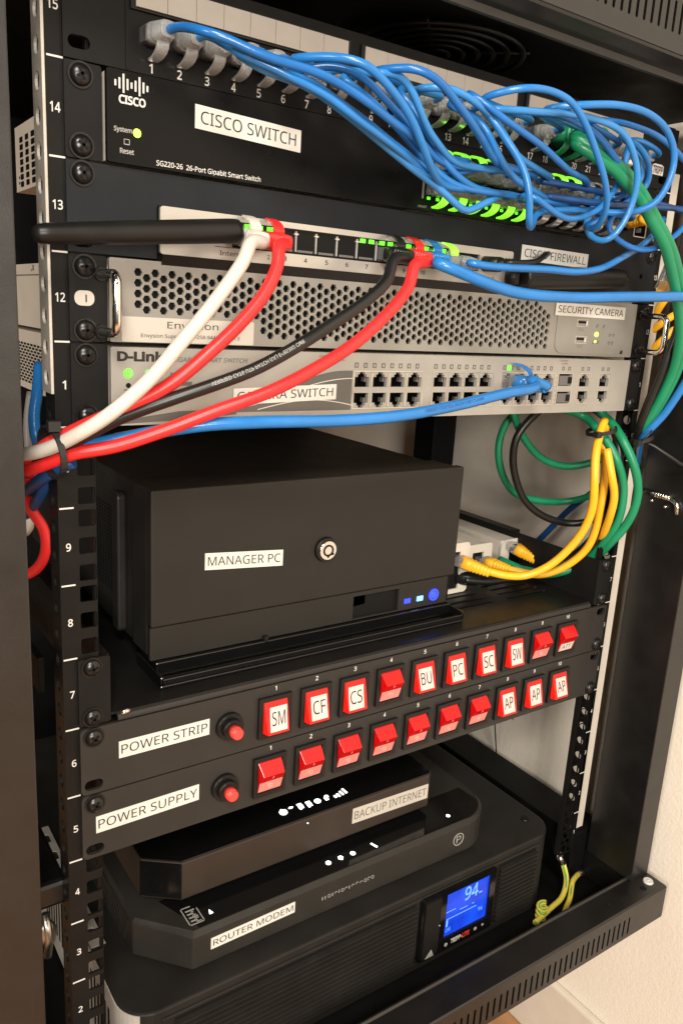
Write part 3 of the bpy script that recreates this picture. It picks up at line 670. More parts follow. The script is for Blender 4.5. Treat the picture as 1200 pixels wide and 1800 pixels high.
# ================================================================= switched power panels (units 6 and 5)
def rocker(parent, xc, zc, y, on, txt, name):
    m = M('satin_black'); x0, x1, z0, z1 = xc - 12.7, xc + 12.7, zc - 15, zc + 15
    plate(m, [rect(x0, x1, z0, z1), rect(x0 + 3.2, x1 - 3.2, z0 + 3.0, z1 - 3.0)], y - 2.6, y - .1)
    m.use('deep_black').box(x0 + 3, x1 - 3, y - .6, y - .2, z0 + 2.8, z1 - 2.8)
    b = obj('rocker_switch', m, parent, bevel=.35, label='rocker switch ' + name)
    h = 11.6; w = 9.1
    if on: prof = [(-h, -1.0), (-h + 1.2, -8.0), (1.5, -4.6), (h, -2.2), (h, -1)]
    else: prof = [(h, -1.0), (3.6, -8.6), (-2.8, -4.6), (-h, -2.0), (-h, -1)]
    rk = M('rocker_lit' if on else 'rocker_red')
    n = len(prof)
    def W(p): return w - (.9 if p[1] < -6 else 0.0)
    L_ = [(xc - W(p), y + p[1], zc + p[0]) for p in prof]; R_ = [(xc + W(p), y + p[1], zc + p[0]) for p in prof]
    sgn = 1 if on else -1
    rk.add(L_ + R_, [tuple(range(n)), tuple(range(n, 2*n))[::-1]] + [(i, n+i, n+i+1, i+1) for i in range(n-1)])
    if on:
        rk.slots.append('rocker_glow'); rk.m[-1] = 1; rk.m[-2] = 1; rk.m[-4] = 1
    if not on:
        rk.m[-2] = 1; rk.slots.append('rocker_pink') if 'rocker_pink' not in rk.slots else None  # lower face of an off rocker: glossy reflection put into the colour as pink
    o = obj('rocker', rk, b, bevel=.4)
    bm = bmesh.new(); bm.from_mesh(o.data); bmesh.ops.recalc_face_normals(bm, faces=bm.faces); bm.to_mesh(o.data); bm.free()
    if on: a, c = prof[2], prof[1]
    else: a, c = prof[2], prof[3]
    def face(u, t, lift=.12):                       # u across, t 0..1 from upper to lower edge of the lower face
        zz = a[0] + (c[0] - a[0])*t; yy = a[1] + (c[1] - a[1])*t
        nz, ny = (c[1] - a[1]), -(c[0] - a[0]); l = math.hypot(nz, ny); ny, nz = -abs(ny)/l, (nz/l if ny > 0 else -nz/l)
        return (xc + u, y + yy + ny*lift, zc + zz + 0)
    if txt:
        tl = .9 if on else .35
        if on: t0, t1, uw = -.62, .84, 6.6
        else: t0, t1, uw = .06, .86, 7.6
        jx = random.uniform(-.8, .8); tk = random.uniform(-.9, .9)
        q = [face(-uw + jx, t1, .3), face(uw + jx, t1, .3), face(uw + jx, t0, .3), face(-uw + jx, t0, .3)]
        if on:
            p2 = prof[2]; p3 = prof[3]
            def f2(u, t, lift):
                u = u + tk*(t - .2)
                if t >= 0: return face(u, t, lift)
                k = -t; zz = p2[0] + (p3[0]-p2[0])*k; yy = p2[1] + (p3[1]-p2[1])*k; return (xc + u, y + yy - lift, zc + zz)
            nn = 6; ts = [t0 + (t1-t0)*i/nn for i in range(nn+1)]
            ts = sorted(set(ts + [0.0]))
            lm = M('label_lit'); vs = [f2(s_*uw + jx, t, .3) for t in ts for s_ in (-1, 1)]
            lm.add(vs, [(2*i, 2*i+2, 2*i+3, 2*i+1) for i in range(len(ts)-1)]); lo = obj('marker_label', lm, b)
            tx = M('ink'); text(tx, txt, -uw*.78 + jx, uw*.78 + jx, .22, .78, 0, .0, fn=lambda u, v: f2(u, t0 + (t1-t0)*(1-v), .42)); obj('lettering', tx, b)
        else:
            lm = M('label_white').add(q, [(0, 1, 2, 3)]); lo = obj('marker_label', lm, b)
            tx = M('ink'); text(tx, txt, -uw*.8 + jx, uw*.8 + jx, .2, .8, 0, fn=lambda u, v: face(u, t0 + (t1-t0)*(1-v), .42)); obj('lettering', tx, b)
    else:
        tx = M('print_white' if on else 'label_cream')
        c0 = face(0, .5, .2)
        tx.tube([(face(2.0*math.cos(t*math.pi/10), .5 + .17*math.sin(t*math.pi/10), .15)) for t in range(21)], .28, 5, False)
        obj('off_mark', tx, b)
        a2, c2 = prof[1], prof[2]
        tx = M('rocker_pink'); P1 = (xc, y + a2[1]*.75 + c2[1]*.25 - .1, zc + a2[0]*.75 + c2[0]*.25); P2 = (xc, y + a2[1]*.3 + c2[1]*.7 - .1, zc + a2[0]*.3 + c2[0]*.7)
        tx.tube([P1, P2], .3, 5); obj('on_mark', tx, b)
    return b
def power_panel(name, label, zb, zt, txt, lab, marks, xs0, bx, sc, holes):
    t = thing(name, label, 'power strip', (241, 60, zb))
    hs = []
    for (x, z) in holes: hs.append(rrect(x - 5.6, x + 5.6, z - 3.4, z + 3.4, 3.3, 6))
    m = M('strip_paint'); plate(m, [rrect(1.2, 481.4, zb + .5, zt - .45, 3.2, 6)] + hs, -1.2, 1.2); obj('panel', m, t, bevel=.3)
    m = M('inner_black').box(24, 458, 1.4, 130, zb + 2, zt - 2.6); obj('housing', m, t)
    for x, z in sc: screw(t, x, z, -1.2)
    # breaker button
    bz = (zb + zt)/2 + .2
    m = M('satin_black').cyl((bx, -1.2, bz), (bx, -5, bz), 9.6, 9.2, 32); m.cyl((bx, -5, bz), (bx, -9, bz), 7.0, 6.6, 28); br = obj('breaker', m, t)
    m = M('button_red').cyl((bx, -9, bz), (bx, -15, bz), 4.3, 4.1, 24); m.tube([(bx, -15, bz), (bx, -15.6, bz)], [4.1, 3.2], 24); obj('button', m, br)
    num = M('print_white')
    for k in range(10):
        on = marks[k] not in (None, '-ATT'); tx = marks[k]
        xx = xs0 + 32.85*k
        rocker(t, xx, (zb + zt)/2 + .85 - 1.6, -1.2, on, tx.strip('-') if tx else None, ('marked %s' % tx.strip('-') if tx else 'without a marker') + ' below printed %d' % (k+1))
        s_ = str(k+1); w = 2.2 if k < 9 else 4.4; text(num, s_, xx - w/2 + .8, xx + w/2 + .8, zt - 5.0, zt - 1.7, -1.35, .015)
    obj('switch_numbers', num, t)
    return t
ps = power_panel('power_strip', 'upper switched power panel labelled POWER STRIP with lit red rockers', 5*U, 6*U, '', '', ['SM', 'CF', 'CS', None, 'BU', 'PC', 'SC', 'SW', None, '-ATT'], 131.6, 97.6, [(9, 6*U - 6.35), (473.6, 5*U + 6.35)], [(8.75, 5*U + 6.35), (473.85, 6*U - 6.35)])
label_strip(ps, 'POWER STRIP', 24, 83.6, 242.0, 253.2, -1.25, fill=.95)
pw = power_panel('power_strip', 'lower switched power panel labelled POWER SUPPLY with three rockers marked AP', 4*U, 5*U, '', '', [None]*7 + ['AP', 'AP', 'AP'], 129.2, 95.2, [(9, 5*U - 6.35), (473.6, 4*U + 6.35)], [(8.75, 4*U + 6.35), (473.85, 5*U - 6.35)])
label_strip(pw, 'POWER SUPPLY', 9.4, 77, 195.0, 206.4, -1.25, dz=1.2, fill=.96)

# ================================================================= battery backup at the bottom
up = thing('battery_backup', 'large black battery backup with blue display at the bottom of the rack', 'battery backup', (242, 200, -45))
def arc(cx, cy, r, a0, a1, n=8): return [(cx + r*math.cos(math.radians(a0 + (a1-a0)*k/n)), cy + r*math.sin(math.radians(a0 + (a1-a0)*k/n))) for k in range(n+1)]
ol = arc(52, 24, 24, 180, 270) + arc(432, 24, 24, 270, 360) + [(456, 400), (28, 400)]
m = M('ups_plastic').prism(ol, 'z', -43.5, 38); bd = obj('body', m, up, bevel=1.6)
def front_band(z0, z1, out, mt):
    return M(mt).prism([(52, -out), (432, -out), (432, .3), (52, .3)], 'z', z0, z1)
obj('front_ridge', front_band(28.6, 31.2, 1.6, 'ups_plastic'), up, bevel=.6)
obj('front_ridge', front_band(-43, -36, 1.0, 'ups_plastic'), up, bevel=.6)
def louver(x0, x1, z0, z1, n):
    m = M('ups_plastic'); m.box(x0 - 1.5, x1 + 1.5, -.3, .2, z0 - 1, z1 + 1); h = (z1 - z0)/n
    m.use('deep_black').box(x0, x1, -.7, -.35, z0, z1); m.use('ups_plastic')
    for k in range(n):
        z = z0 + h*k; m.prism([(-.75, z + h*.02), (-4.6, z + h*.12), (-4.6, z + h*.38), (-.75, z + h*.46)], 'x', x0, x1)
    return obj('louver', m, up)
louver(62, 280, -33, 27, 13); louver(379, 428, -32, 27, 13)
m = M('gloss_black'); plate(m, [rrect(285, 372, -33.5, 30.5, 2, 4), rect(313, 365.4, -20.6, 25.2)], -4.5, .2); dp = obj('display_panel', m, up, bevel=.5)
m = M('lcd_blue').box(312, 366, -2.6, -2.2, -21.6, 26); lc = obj('screen', m, dp)
m = M('lcd_line'); text(m, '94', 336, 352.5, 8, 22, -2.75, .015); m.box(353.5, 357.6, -2.8, -2.7, 9, 10.4)
for z, a, b in ((4.2, 315, 326), (1.0, 331, 341), (1.0, 346, 349), (-3.5, 316, 352)): m.box(a, b, -2.8, -2.7, z, z + .7)
text(m, '%', 355, 360.5, -11, -6.5, -2.75); text(m, 'LINE', 316, 322, -16.5, -12.5, -2.75); m.box(316, 318, -2.8, -2.7, -11, -4)
obj('screen_digits', m, lc)
m = M('print_white'); text(m, 'TRIPP', 322, 334, -29.6, -24.6, -4.65, .03); m.box(334.6, 335.6, -4.7, -4.6, -28, -26.8); m.use('button_red'); text(m, 'LITE', 336, 344.6, -29.6, -24.6, -4.65, .03); obj('logo', m, dp)
m = M('print_grey'); m = M('print_grey').ball((316.5, -4.7, -28), 2.0, 1, .3, 1); obj('button', m, dp); m = M('print_grey').ball((352, -4.7, -27), 1.9, 1, .3, 1); obj('button', m, dp); m = M('print_grey').ball((361, -4.7, -26.6), 1.4, 1, .3, 1); obj('button', m, dp)
m = M('satin_black').box(287.5, 305, -6.2, -4.4, -30, 27); m.use('print_grey').prism([(291, -30), (300.5, -30), (297.5, -23)], 'y', -6.6, -6.1); m.ball((304.5, -6.4, -1), .7); obj('power_bar', m, dp)
m = M('pale_metal').prism([(27.2, 300), (27.2, 24)] + arc(52, 24, 24.8, 180, 236, 6) + arc(52, 24, 24.15, 236, 180, 6) + [(27.85, 24), (27.85, 300)], 'z', -42, 37); sd = obj('side_band', m, up)  # pale band along the left side and round the front corner
m = M('pale_metal'); plate_z(m, [rect(28.2, 39, 78, 240)] + [rrect(31, 36, 86 + 26*k, 98 + 26*k, 2, 3) for k in range(6)], 38.05, 38.9); obj('top_strip', m, up)  # pale slotted strip along the left edge of the top
m = M('deep_black')
for k in range(22): m.box(26.9, 27.15, 34 + 8*k, 37.2 + 8*k, -22, 22)
obj('side_slots', m, sd)
m = M('screw_black').cyl((439, 26, 38), (439, 26, 39.2), 4, 3.4, 16); obj('case_screw', m, up)

# ================================================================= router modem and gateway on top of it
ro = thing('router_modem', 'flat charcoal router modem with glossy stripe labelled ROUTER MODEM on the battery backup', 'modem', (220, 120, 38))
ol = [(83, 17), (350, 17)] + arc(352, 53, 36, 275, 345, 6) + [(388, 62), (388, 230), (51, 230), (51, 53)]
m = M('router_grey').prism(ol, 'z', 42, 70.5)
obj('body', m, ro, bevel=1.2)
inn = [(84.5, 20), (350, 20)] + arc(352, 53, 33.5, 275, 345, 6) + [(386, 62), (386, 228), (53, 228), (53, 54)]
m = M('router_grey'); n = len(ol); m.add([(x, y, 70.6) for x, y in ol] + [(x, y, 73.2) for x, y in inn], [(i, (i+1) % n, n + (i+1) % n, n + i) for i in range(n)] + [tuple(range(n, 2*n))]); obj('top_cover', m, ro)
m = M('gloss_black').prism([(90, 20.8), (350, 20.8)] + [(p[0] - .6, p[1] + .6) for p in arc(352, 53, 33.2, 275, 330, 5)] + [(378, 60), (74, 60)], 'z', 73.1, 73.5); gs = obj('glossy_stripe', m, ro)
m = M('led_white'); zz = 73.75
m.cyl((209, 32.2, 73.4), (209, 32.2, zz), 2.3, 2.3, 14).cyl((233.4, 32, 73.4), (233.4, 32, zz), 2.2, 2.2, 14).prism([(219, 32), (221.3, 29.5), (223.6, 32), (222.6, 34.5), (220, 34.5)], 'z', 73.4, zz).prism([(253.4, 34.5), (254.9, 35), (256.9, 28.6), (255.2, 28.2)], 'z', 73.4, zz).cyl((338.8, 31.2, 73.4), (338.8, 31.2, zz), 1.8, 1.8, 12).prism([(101.3, 29), (104.3, 29), (102.8, 33.4)], 'z', 73.4, zz)
obj('status_lights', m, gs)
m = M('print_grey')
def top(u, w): return (u, w, 73.7)
for (a, b, c, d_) in ((84, 96, 25, 25.8), (84, 84.8, 25, 44), (84, 92, 43.2, 44), (95.2, 96, 25, 40)): m.box(a, b, c, d_, 73.55, 73.7)
for k in range(4): m.box(86.5, 91.5 + (k % 2)*2, 28.2 + 3.6*k, 29.4 + 3.6*k, 73.55, 73.7); m.box(90, 94 - k*.6, 26.6 + 3.6*k, 27.4 + 3.6*k, 73.55, 73.7)
obj('icon_mark', m, gs)
m = M('router_grey')
for k in range(44):
    y = 58 + 3.9*k; m.prism([(y + 12, 43.5), (y + 14, 43.5), (y + 2, 69), (y, 69)], 'x', 49.9, 51.1)
obj('side_ribs', m, ro)
m = M('print_grey'); plate(m, [circ(340.5, 57.5, 6.2, 28), circ(340.5, 57.5, 5.5, 28)], 16.6, 17); text(m, 'P', 338, 343.4, 54, 61, 16.75); obj('round_emblem', m, ro)
m = M('print_grey'); rs = random.Random(3); x = 194
while x < 246:
    w = rs.choice([1.2, 2.2, 2.8]); z = 56.4 + rs.uniform(-.5, .5)
    if w > 2: m.tube([(x + w/2 + 1.3*math.cos(t*.7), 16.9, z + 1.5*math.sin(t*.7)) for t in range(rs.choice([6, 8, 10]))], .22, 5)
    else: m.box(x, x + .6, 16.7, 17, z - 1.6, z + 1.4)
    x += w + 1.5
obj('embossed_marks', m, ro)
for x, y in ((90, 40), (340, 40), (80, 210), (360, 210)):
    m = M('satin_black').cyl((x, y, 38.9), (x, y, 42.2), 7, 7, 16); obj('foot', m, ro)
label_strip(ro, 'ROUTER MODEM', 97, 168.4, 54.0, 63.6, 16.9, dz=1.2, fill=.95)

gw = thing('internet_gateway', 'black gateway with glossy top and white icons stacked on the router modem', 'gateway', (205, 110, 73.5))
ol = [(86, 45), (325, 45), (329, 49), (329, 215), (61, 215), (61, 64)]
m = M('gateway_face').prism(ol, 'z', 80, 112.4); obj('body', m, gw, bevel=1.4)
m = M('gloss_black').prism([(86.6, 45.8), (324.6, 45.8), (328.4, 49.6), (328.4, 214), (61.6, 214), (61.6, 64.6)], 'z', 112.5, 113.6); tp = obj('glossy_top', m, gw, bevel=.4)
m = M('gloss_black').prism([(85.6, 44.4), (86, 45.2), (61, 64.6), (60.6, 63.8)], 'z', 82, 111.5); obj('corner_panel', m, gw)
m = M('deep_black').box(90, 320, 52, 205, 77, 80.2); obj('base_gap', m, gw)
for x, y in ((95, 62), (315, 62), (80, 200), (315, 200)):
    m = M('satin_black').cyl((x, y, 73.6), (x, y, 80.2), 6, 6, 14); obj('foot', m, gw)
m = M('led_white'); z0, z1 = 113.55, 113.85
def P2(u, v): 
    # top surface point seen at a photo pixel
    a, b = (u - 600)/FOC, (v - 900)/FOC; dd = Vector(RC[0])*a + Vector(RC[1])*b + Vector(RC[2]); t = (113.7 - CAM.z)/dd.z; q = CAM + dd*t; return q.x, q.y
cx, cy = P2(498, 1428)
for k in range(14):
    pass
m.tube([(cx + 2.7*math.sin(t*.44), cy + 2.7*math.cos(t*.44), 113.8) for t in range(1, 14)], .75, 6); m.box(cx - .5, cx + .5, cy + .5, cy + 4.4, z0, z1)
m.cyl((cx, cy, z0), (cx, cy, z1), 1.3, 1.3, 10)
cx, cy = P2(512, 1421)
for R_ in (1.6, 2.8): m.tube([(cx + R_*math.sin(t), cy - 1 + R_*math.cos(t), 113.75) for t in (-.8, -.4, 0, .4, .8)], .35, 5)
for (u, v) in ((528, 1417), (543, 1413)):
    cx, cy = P2(u, v); m.box(cx - 2, cx + 2.2, cy - 1, cy + 3.4, z0, z1).box(cx - 2.4, cx - .8, cy - 4, cy - .5, z0, z1).box(cx + .2, cx + 1.8, cy - 3.2, cy - .5, z0, z1)
cx, cy = P2(558, 1408); m.cyl((cx, cy, z0), (cx, cy, z1), 2.9, 2.9, 18)
cx, cy = P2(574, 1402); m.cyl((cx + .6, cy + 1.4, z0), (cx + .6, cy + 1.4, z1), 2.0, 2.0, 8).box(cx - 2.4, cx + .4, cy - 3, cy + 1, z0, z1)
for k, (u, v) in enumerate(((588, 1399), (594, 1397), (600, 1394), (606, 1391))):
    cx, cy = P2(u, v); m.prism([(cx - .9, cy - 2.6), (cx + .9, cy - 2.6), (cx + .9, cy + .6 + 1.2*k), (cx - .9, cy + .6 + 1.2*k)], 'z', z0, z1)
obj('status_icons', m, tp)
label_strip(gw, 'BACKUP INTERNET', 240, 323.6, 91.6, 106.0, 44.9, dz=-2.4, fill=.95, txtmat='ink_grey', bg='plate_sticker')
m = M('led_white').ball((195, 44.8, 108), .5); obj('sensor_light', m, gw)

# ================================================================= white power adapters behind the computer
def adapter(x0, x1, y0, y1, z1, lab, r=4):
    t = thing('power_injector', lab, 'power injector', ((x0+x1)/2, (y0+y1)/2, 271.5), 'white power injectors on the shelf')
    m = M('adapter_white'); plate(m, [rrect(x0, x1, 272, z1, r, 5), rect((x0+x1)/2 - 7, (x0+x1)/2 + 7, 276, z1 - 8)], y0 - 2, y0); m.box(x0 + 1, x1 - 1, y0 + .1, y1, 272, z1 - 1); obj('case', m, t, bevel=.8)
    m = M('deep_black').box((x0+x1)/2 - 7, (x0+x1)/2 + 7, y0 - .2, y0 + .05, 276, z1 - 8); obj('port', m, t)
adapter(337, 373, 74, 150, 319, 'white power injector half hidden by the right side of the computer')
adapter(384, 420, 92, 165, 308, 'low white power injector between the two taller injectors', 3)
adapter(441, 478, 100, 190, 305, 'white power injector with a rounded end farthest from the computer', 8)
m = M('satin_black').box(474, 500, 130, 230, 272, 302); m.use('print_grey').box(478, 488, 129.4, 129.9, 290, 292)
tag(obj('power_brick', m, bevel=2), 'black power brick lying beyond the white power injectors', 'power adapter')
# ================================================================= cables
def spline(pts, step=3.0):
    """centripetal Catmull-Rom through the points"""
    P = [Vector(p) for p in pts]; P = [P[0]*2 - P[1]] + P + [P[-1]*2 - P[-2]]
    out = []
    for i in range(1, len(P) - 2):
        p0, p1, p2, p3 = P[i-1:i+3]
        t0 = 0; t1 = t0 + max((p1-p0).length, 1e-3)**.5; t2 = t1 + max((p2-p1).length, 1e-3)**.5; t3 = t2 + max((p3-p2).length, 1e-3)**.5
        n = max(2, int((p2-p1).length/step))
        for k in range(n):
            t = t1 + (t2-t1)*k/n
            a1 = p0*((t1-t)/(t1-t0)) + p1*((t-t0)/(t1-t0)); a2 = p1*((t2-t)/(t2-t1)) + p2*((t-t1)/(t2-t1)); a3 = p2*((t3-t)/(t3-t2)) + p3*((t-t2)/(t3-t2))
            b1 = a1*((t2-t)/(t2-t0)) + a2*((t-t0)/(t2-t0)); b2 = a2*((t3-t)/(t3-t1)) + a3*((t-t1)/(t3-t1))
            out.append(b1*((t2-t)/(t2-t1)) + b2*((t-t1)/(t2-t1)))
    out.append(P[-2]); return out
def smooth(pts, it=2):
    for _ in range(it): pts = [pts[0]] + [pts[i-1]*.25 + pts[i]*.5 + pts[i+1]*.25 for i in range(1, len(pts)-1)] + [pts[-1]]
    return pts
def orient(m, start, mat3):
    for i in range(start[0], len(m.v)): m.v[i] = start[1] + mat3 @ m.v[i]
def plug(parent, pos, dirv, latch, bodymat='clear_plastic', bootmat='boot_clear', hoodmat=None, scale=1.0, ribs=True, body_out=9.0, boot_len=15.0, hood=True):
    """RJ45 plug: local +x out of the socket, z towards the latch; pos is the socket face"""
    dx = Vector(dirv).normalized(); up = Vector((0, 0, 1))*latch; ly = up.cross(dx).normalized(); uz = dx.cross(ly).normalized()
    R_ = Matrix((dx, ly, uz)).transposed(); pos = Vector(pos)
    sc = scale
    m = M(bodymat).box(-5, body_out*sc, -5.8*sc, 5.8*sc, -4*sc, 3.2*sc)
    m.use('jack_metal')
    for k in range(4): m.box(-4.5, -1, (-3.3 + 2.1*k)*sc, (-2.7 + 2.1*k)*sc, -4.15*sc, -3.9*sc)
    orient(m, (0, pos), R_); b = obj('plug', m, parent, bevel=.5)
    m = M(bootmat); x0 = body_out*.55*sc; L_ = boot_len*sc
    prof = [(x0, 6.3, 4.9), (x0 + L_*.30, 6.3, 4.7), (x0 + L_*.42, 5.2, 4.5), (x0 + L_, 3.9, 3.7)]
    if ribs:
        prof = [(x0, 6.3, 4.9), (x0 + L_*.35, 6.2, 4.7)]
        for k in range(5):
            q = .40 + .12*k; w = 5.3 - .28*k; h = 4.7 - .2*k
            prof += [(x0 + L_*q, w - .7, h - .6), (x0 + L_*(q + .035), w, h), (x0 + L_*(q + .075), w, h), (x0 + L_*(q + .1), w - .7, h - .6)]
    seg = 16; vs = []
    for (x, w, h) in prof:
        for k in range(seg):
            a = 2*math.pi*k/seg; c, s_ = math.cos(a), math.sin(a); e = .55
            vs.append((x, math.copysign(abs(c)**e, c)*w*sc, math.copysign(abs(s_)**e, s_)*h*sc - .4*sc))
    n = len(prof); m.add(vs, [(i*seg+k, i*seg+(k+1) % seg, (i+1)*seg+(k+1) % seg, (i+1)*seg+k) for i in range(n-1) for k in range(seg)] + [tuple(range(seg))[::-1], tuple(range((n-1)*seg, n*seg))], True)
    orient(m, (0, pos), R_); obj('boot', m, b)
    if hood:
        m = M(hoodmat or bootmat); pts = []
        N_ = 9
        for k in range(N_):
            t = math.pi/2*k/(N_-1)
            pts.append((2.2 + 11.5*math.sin(t), 4.6 + 6.4*math.cos(t)))           # arc from the tip near the panel up to the boot
        vs = []
        for (x, z) in pts:
            w = 2.4 + .9*(x - 2)/12
            vs += [(x*sc, -w*sc, z*sc), (x*sc, w*sc, z*sc), (x*sc - .3, w*sc, (z - 1.1)*sc), (x*sc - .3, -w*sc, (z - 1.1)*sc)]
        m.add(vs, [(4*i+a, 4*i+(a+1) % 4, 4*i+4+(a+1) % 4, 4*i+4+a) for i in range(N_-1) for a in range(4)] + [(3, 2, 1, 0), (4*N_-4, 4*N_-3, 4*N_-2, 4*N_-1)])
        orient(m, (0, pos), R_); obj('latch_guard', m, b)
    return b
def wrap_print(parent, pts, r, txt, size, s0, mt='print_grey', flip=False, seg_up=None, period=None):
    """printing wrapped on the side of a cable that faces out of the rack"""
    ds = [0]
    for i in range(1, len(pts)): ds.append(ds[-1] + (pts[i]-pts[i-1]).length)
    def at(s):
        s = max(0, min(ds[-1] - 1e-6, s)); i = max(k for k in range(len(ds)) if ds[k] <= s); i = min(i, len(pts)-2)
        t = (pts[i+1]-pts[i]).normalized(); return pts[i] + t*(s - ds[i]), t
    m = M(mt); me = text_mesh(txt, .01); xs = [v.co.x for v in me.vertices]; x0 = min(xs)
    out = Vector((-.35, -.90, .25)).normalized()
    def fn(c):
        u = (c.x - x0)*size; w = (c.y - .36)*size
        if flip: u, w = -u, -w
        p, t = at(s0 + u); n0 = (out - t*out.dot(t)).normalized(); b_ = t.cross(n0)
        a = w/r; return p + (n0*math.cos(a) - b_*math.sin(a)*(-1))*(r + .12)
    m.flat(me, fn); return obj('printing', m, parent)
ALLPATH = {}
def cable(name, label, mt, r, pts, group=None, cat='cable', key=None, sm=2, seg=12):
    P = smooth(spline(pts), sm)
    t = thing(name, label, cat, P[0], group)
    m = M(mt).tube(P, r, seg); obj('cord', m, t)
    if key: ALLPATH[key] = P
    return t
def pxs(lst): return [px(*q) for q in lst]
OUT = (0, -1, 0)
# ---- thin blue patch cables from the patch panel to the switch
def patch_cable(i, end, mid, r=2.1, curl=6):
    """i: panel port; end: ('T'|'B', column) on the switch or None; mid: (u, v, depth) control points"""
    st = Vector((PX(i), 0, PZ)); p = [st + Vector((1.5, -17, 0)), st + Vector((3, -24, .5))]
    M_ = pxs(mid); p += M_
    if end:
        e = Vector((TK(end[1]), -3, TZ if end[0] == 'T' else BZ)); p += [e + Vector((1.5, -30, 0)), e + Vector((.3, -17, 0))]
    t = cable('patch_cable', 'thin blue patch cable plugged into the patch panel above printed number %d' % i, ('cable_blue', 'cable_blue_pale', 'cable_blue', 'cable_blue_deep')[i*7 % 4], r + .12*math.sin(i*2.3), p, 'blue patch cables between panel and switch', 'patch cable', sm=4)
    plug(t, st, (.08, -1, 0), -1)
    if end:
        lit = end[1] in (LIT_T if end[0] == 'T' else LIT_B)
        plug(t, e, (0, -1, 0), 1 if end[0] == 'T' else -1, hoodmat='boot_lit' if lit else 'boot_clear')
    return t
D = -70
patch_cable(1, ('T', 0), [(360, 55, -48), (400, 68, -52), (443, 89, -56), (500, 110, -60), (540, 121, -62), (575, 135, -64), (607, 153, -66), (647, 180, -68), (687, 212, -66), (727, 241, -60), (752, 270, -48)])
patch_cable(2, ('B', 0), [(400, 81, -46), (440, 103, -50), (480, 119, -54), (520, 140, -58), (580, 172, -60), (620, 204, -62), (660, 233, -60), (700, 263, -56), (732, 292, -50), (752, 315, -46)])
patch_cable(3, ('B', 2), [(420, 96, -42), (470, 125, -48), (540, 151, -52), (590, 186, -54), (633, 220, -54), (687, 265, -52), (730, 300, -50), (770, 330, -50), (797, 355, -50), (817, 371, -48), (838, 364, -44)])
patch_cable(4, ('T', 1), [(490, 128, -40), (540, 140, -44), (593, 177, -48), (647, 217, -48), (700, 260, -48), (745, 292, -46), (772, 305, -42)])
patch_cable(5, ('T', 2), [(515, 126, -40), (564, 116, -48), (607, 121, -54), (641, 137, -58), (663, 159, -60), (689, 188, -60), (711, 212, -58), (740, 248, -54), (775, 285, -48)])
patch_cable(6, ('B', 1), [(515, 103, -44), (560, 100, -56), (593, 101, -64), (633, 108, -70), (660, 127, -72), (689, 159, -72), (711, 188, -70), (727, 217, -68), (745, 262, -64), (760, 300, -58), (778, 325, -50)])
patch_cable(7, ('T', 3), [(640, 128, -50), (672, 128, -56), (705, 132, -58), (721, 153, -60), (735, 185, -60), (748, 220, -58), (769, 252, -54), (800, 285, -48)])
patch_cable(8, ('B', 3), [(600, 138, -38), (640, 165, -42), (680, 205, -46), (720, 250, -48), (760, 295, -48), (800, 325, -46)])
patch_cable(9, ('T', 4), [(660, 124, -50), (687, 121, -58), (721, 119, -66), (753, 129, -70), (780, 151, -72), (804, 183, -72), (828, 215, -70), (850, 250, -64), (872, 285, -54)])
patch_cable(10, ('B', 4), [(700, 160, -40), (725, 190, -46), (750, 235, -48), (785, 290, -48), (820, 322, -46), (850, 335, -42)])
patch_cable(11, ('T', 5), [(735, 156, -46), (772, 153, -54), (801, 159, -58), (828, 175, -60), (860, 201, -60), (885, 235, -58), (905, 270, -52)])
patch_cable(12, ('B', 5), [(790, 185, -42), (825, 200, -50), (850, 220, -56), (870, 262, -58), (897, 307, -54)])
patch_cable(13, ('T', 7), [(825, 165, -56), (850, 180, -62), (880, 205, -66), (915, 230, -68), (950, 255, -68), (1000, 300, -60), (1030, 318, -48)])
patch_cable(14, ('B', 8), [(835, 178, -50), (862, 205, -60), (885, 240, -66), (905, 268, -70), (921, 300, -74), (930, 342, -76), (929, 392, -74), (934, 398, -62), (944, 375, -50)])
patch_cable(15, ('T', 8), [(850, 190, -50), (880, 192, -56), (915, 194, -60), (950, 197, -64), (1000, 200, -68), (1040, 208, -70), (1075, 220, -72), (1100, 240, -72), (1113, 270, -72), (1120, 305, -72), (1113, 350, -70), (1095, 392, -66), (1066, 424, -60), (1042, 420, -50), (1028, 400, -42)])
patch_cable(16, ('B', 9), [(850, 172, -60), (880, 162, -70), (925, 154, -78), (970, 160, -82), (1005, 180, -84), (1027, 215, -84), (1050, 275, -82), (1064, 325, -80), (1065, 368, -74), (1047, 402, -62), (1030, 398, -48)])
patch_cable(17, ('T', 9), [(945, 198, -52), (975, 200, -58), (1020, 218, -60), (1052, 240, -60), (1076, 272, -60), (1096, 303, -58), (1104, 332, -54), (1094, 346, -48), (1064, 346, -42)])
patch_cable(20, ('B', 10), [(960, 192, -60), (1000, 186, -70), (1035, 184, -76), (1090, 185, -80), (1140, 200, -82), (1172, 230, -82), (1185, 272, -82), (1175, 320, -80), (1150, 358, -74), (1110, 374, -64), (1075, 374, -52), (1050, 372, -44)])
patch_cable(21, ('T', 10), [(1035, 212, -44), (1085, 214, -56), (1120, 224, -62), (1160, 242, -66), (1200, 280, -70), (1228, 325, -70), (1215, 380, -66), (1172, 425, -60), (1132, 440, -54), (1092, 427, -48), (1068, 402, -42)])
patch_cable(22, ('B', 11), [(1090, 240, -40), (1117, 252, -46), (1132, 270, -48), (1140, 292, -48), (1140, 320, -46), (1120, 345, -42), (1090, 362, -40)])
patch_cable(23, ('T', 11), [(1110, 262, -38), (1128, 285, -42), (1125, 320, -44), (1100, 340, -42)])
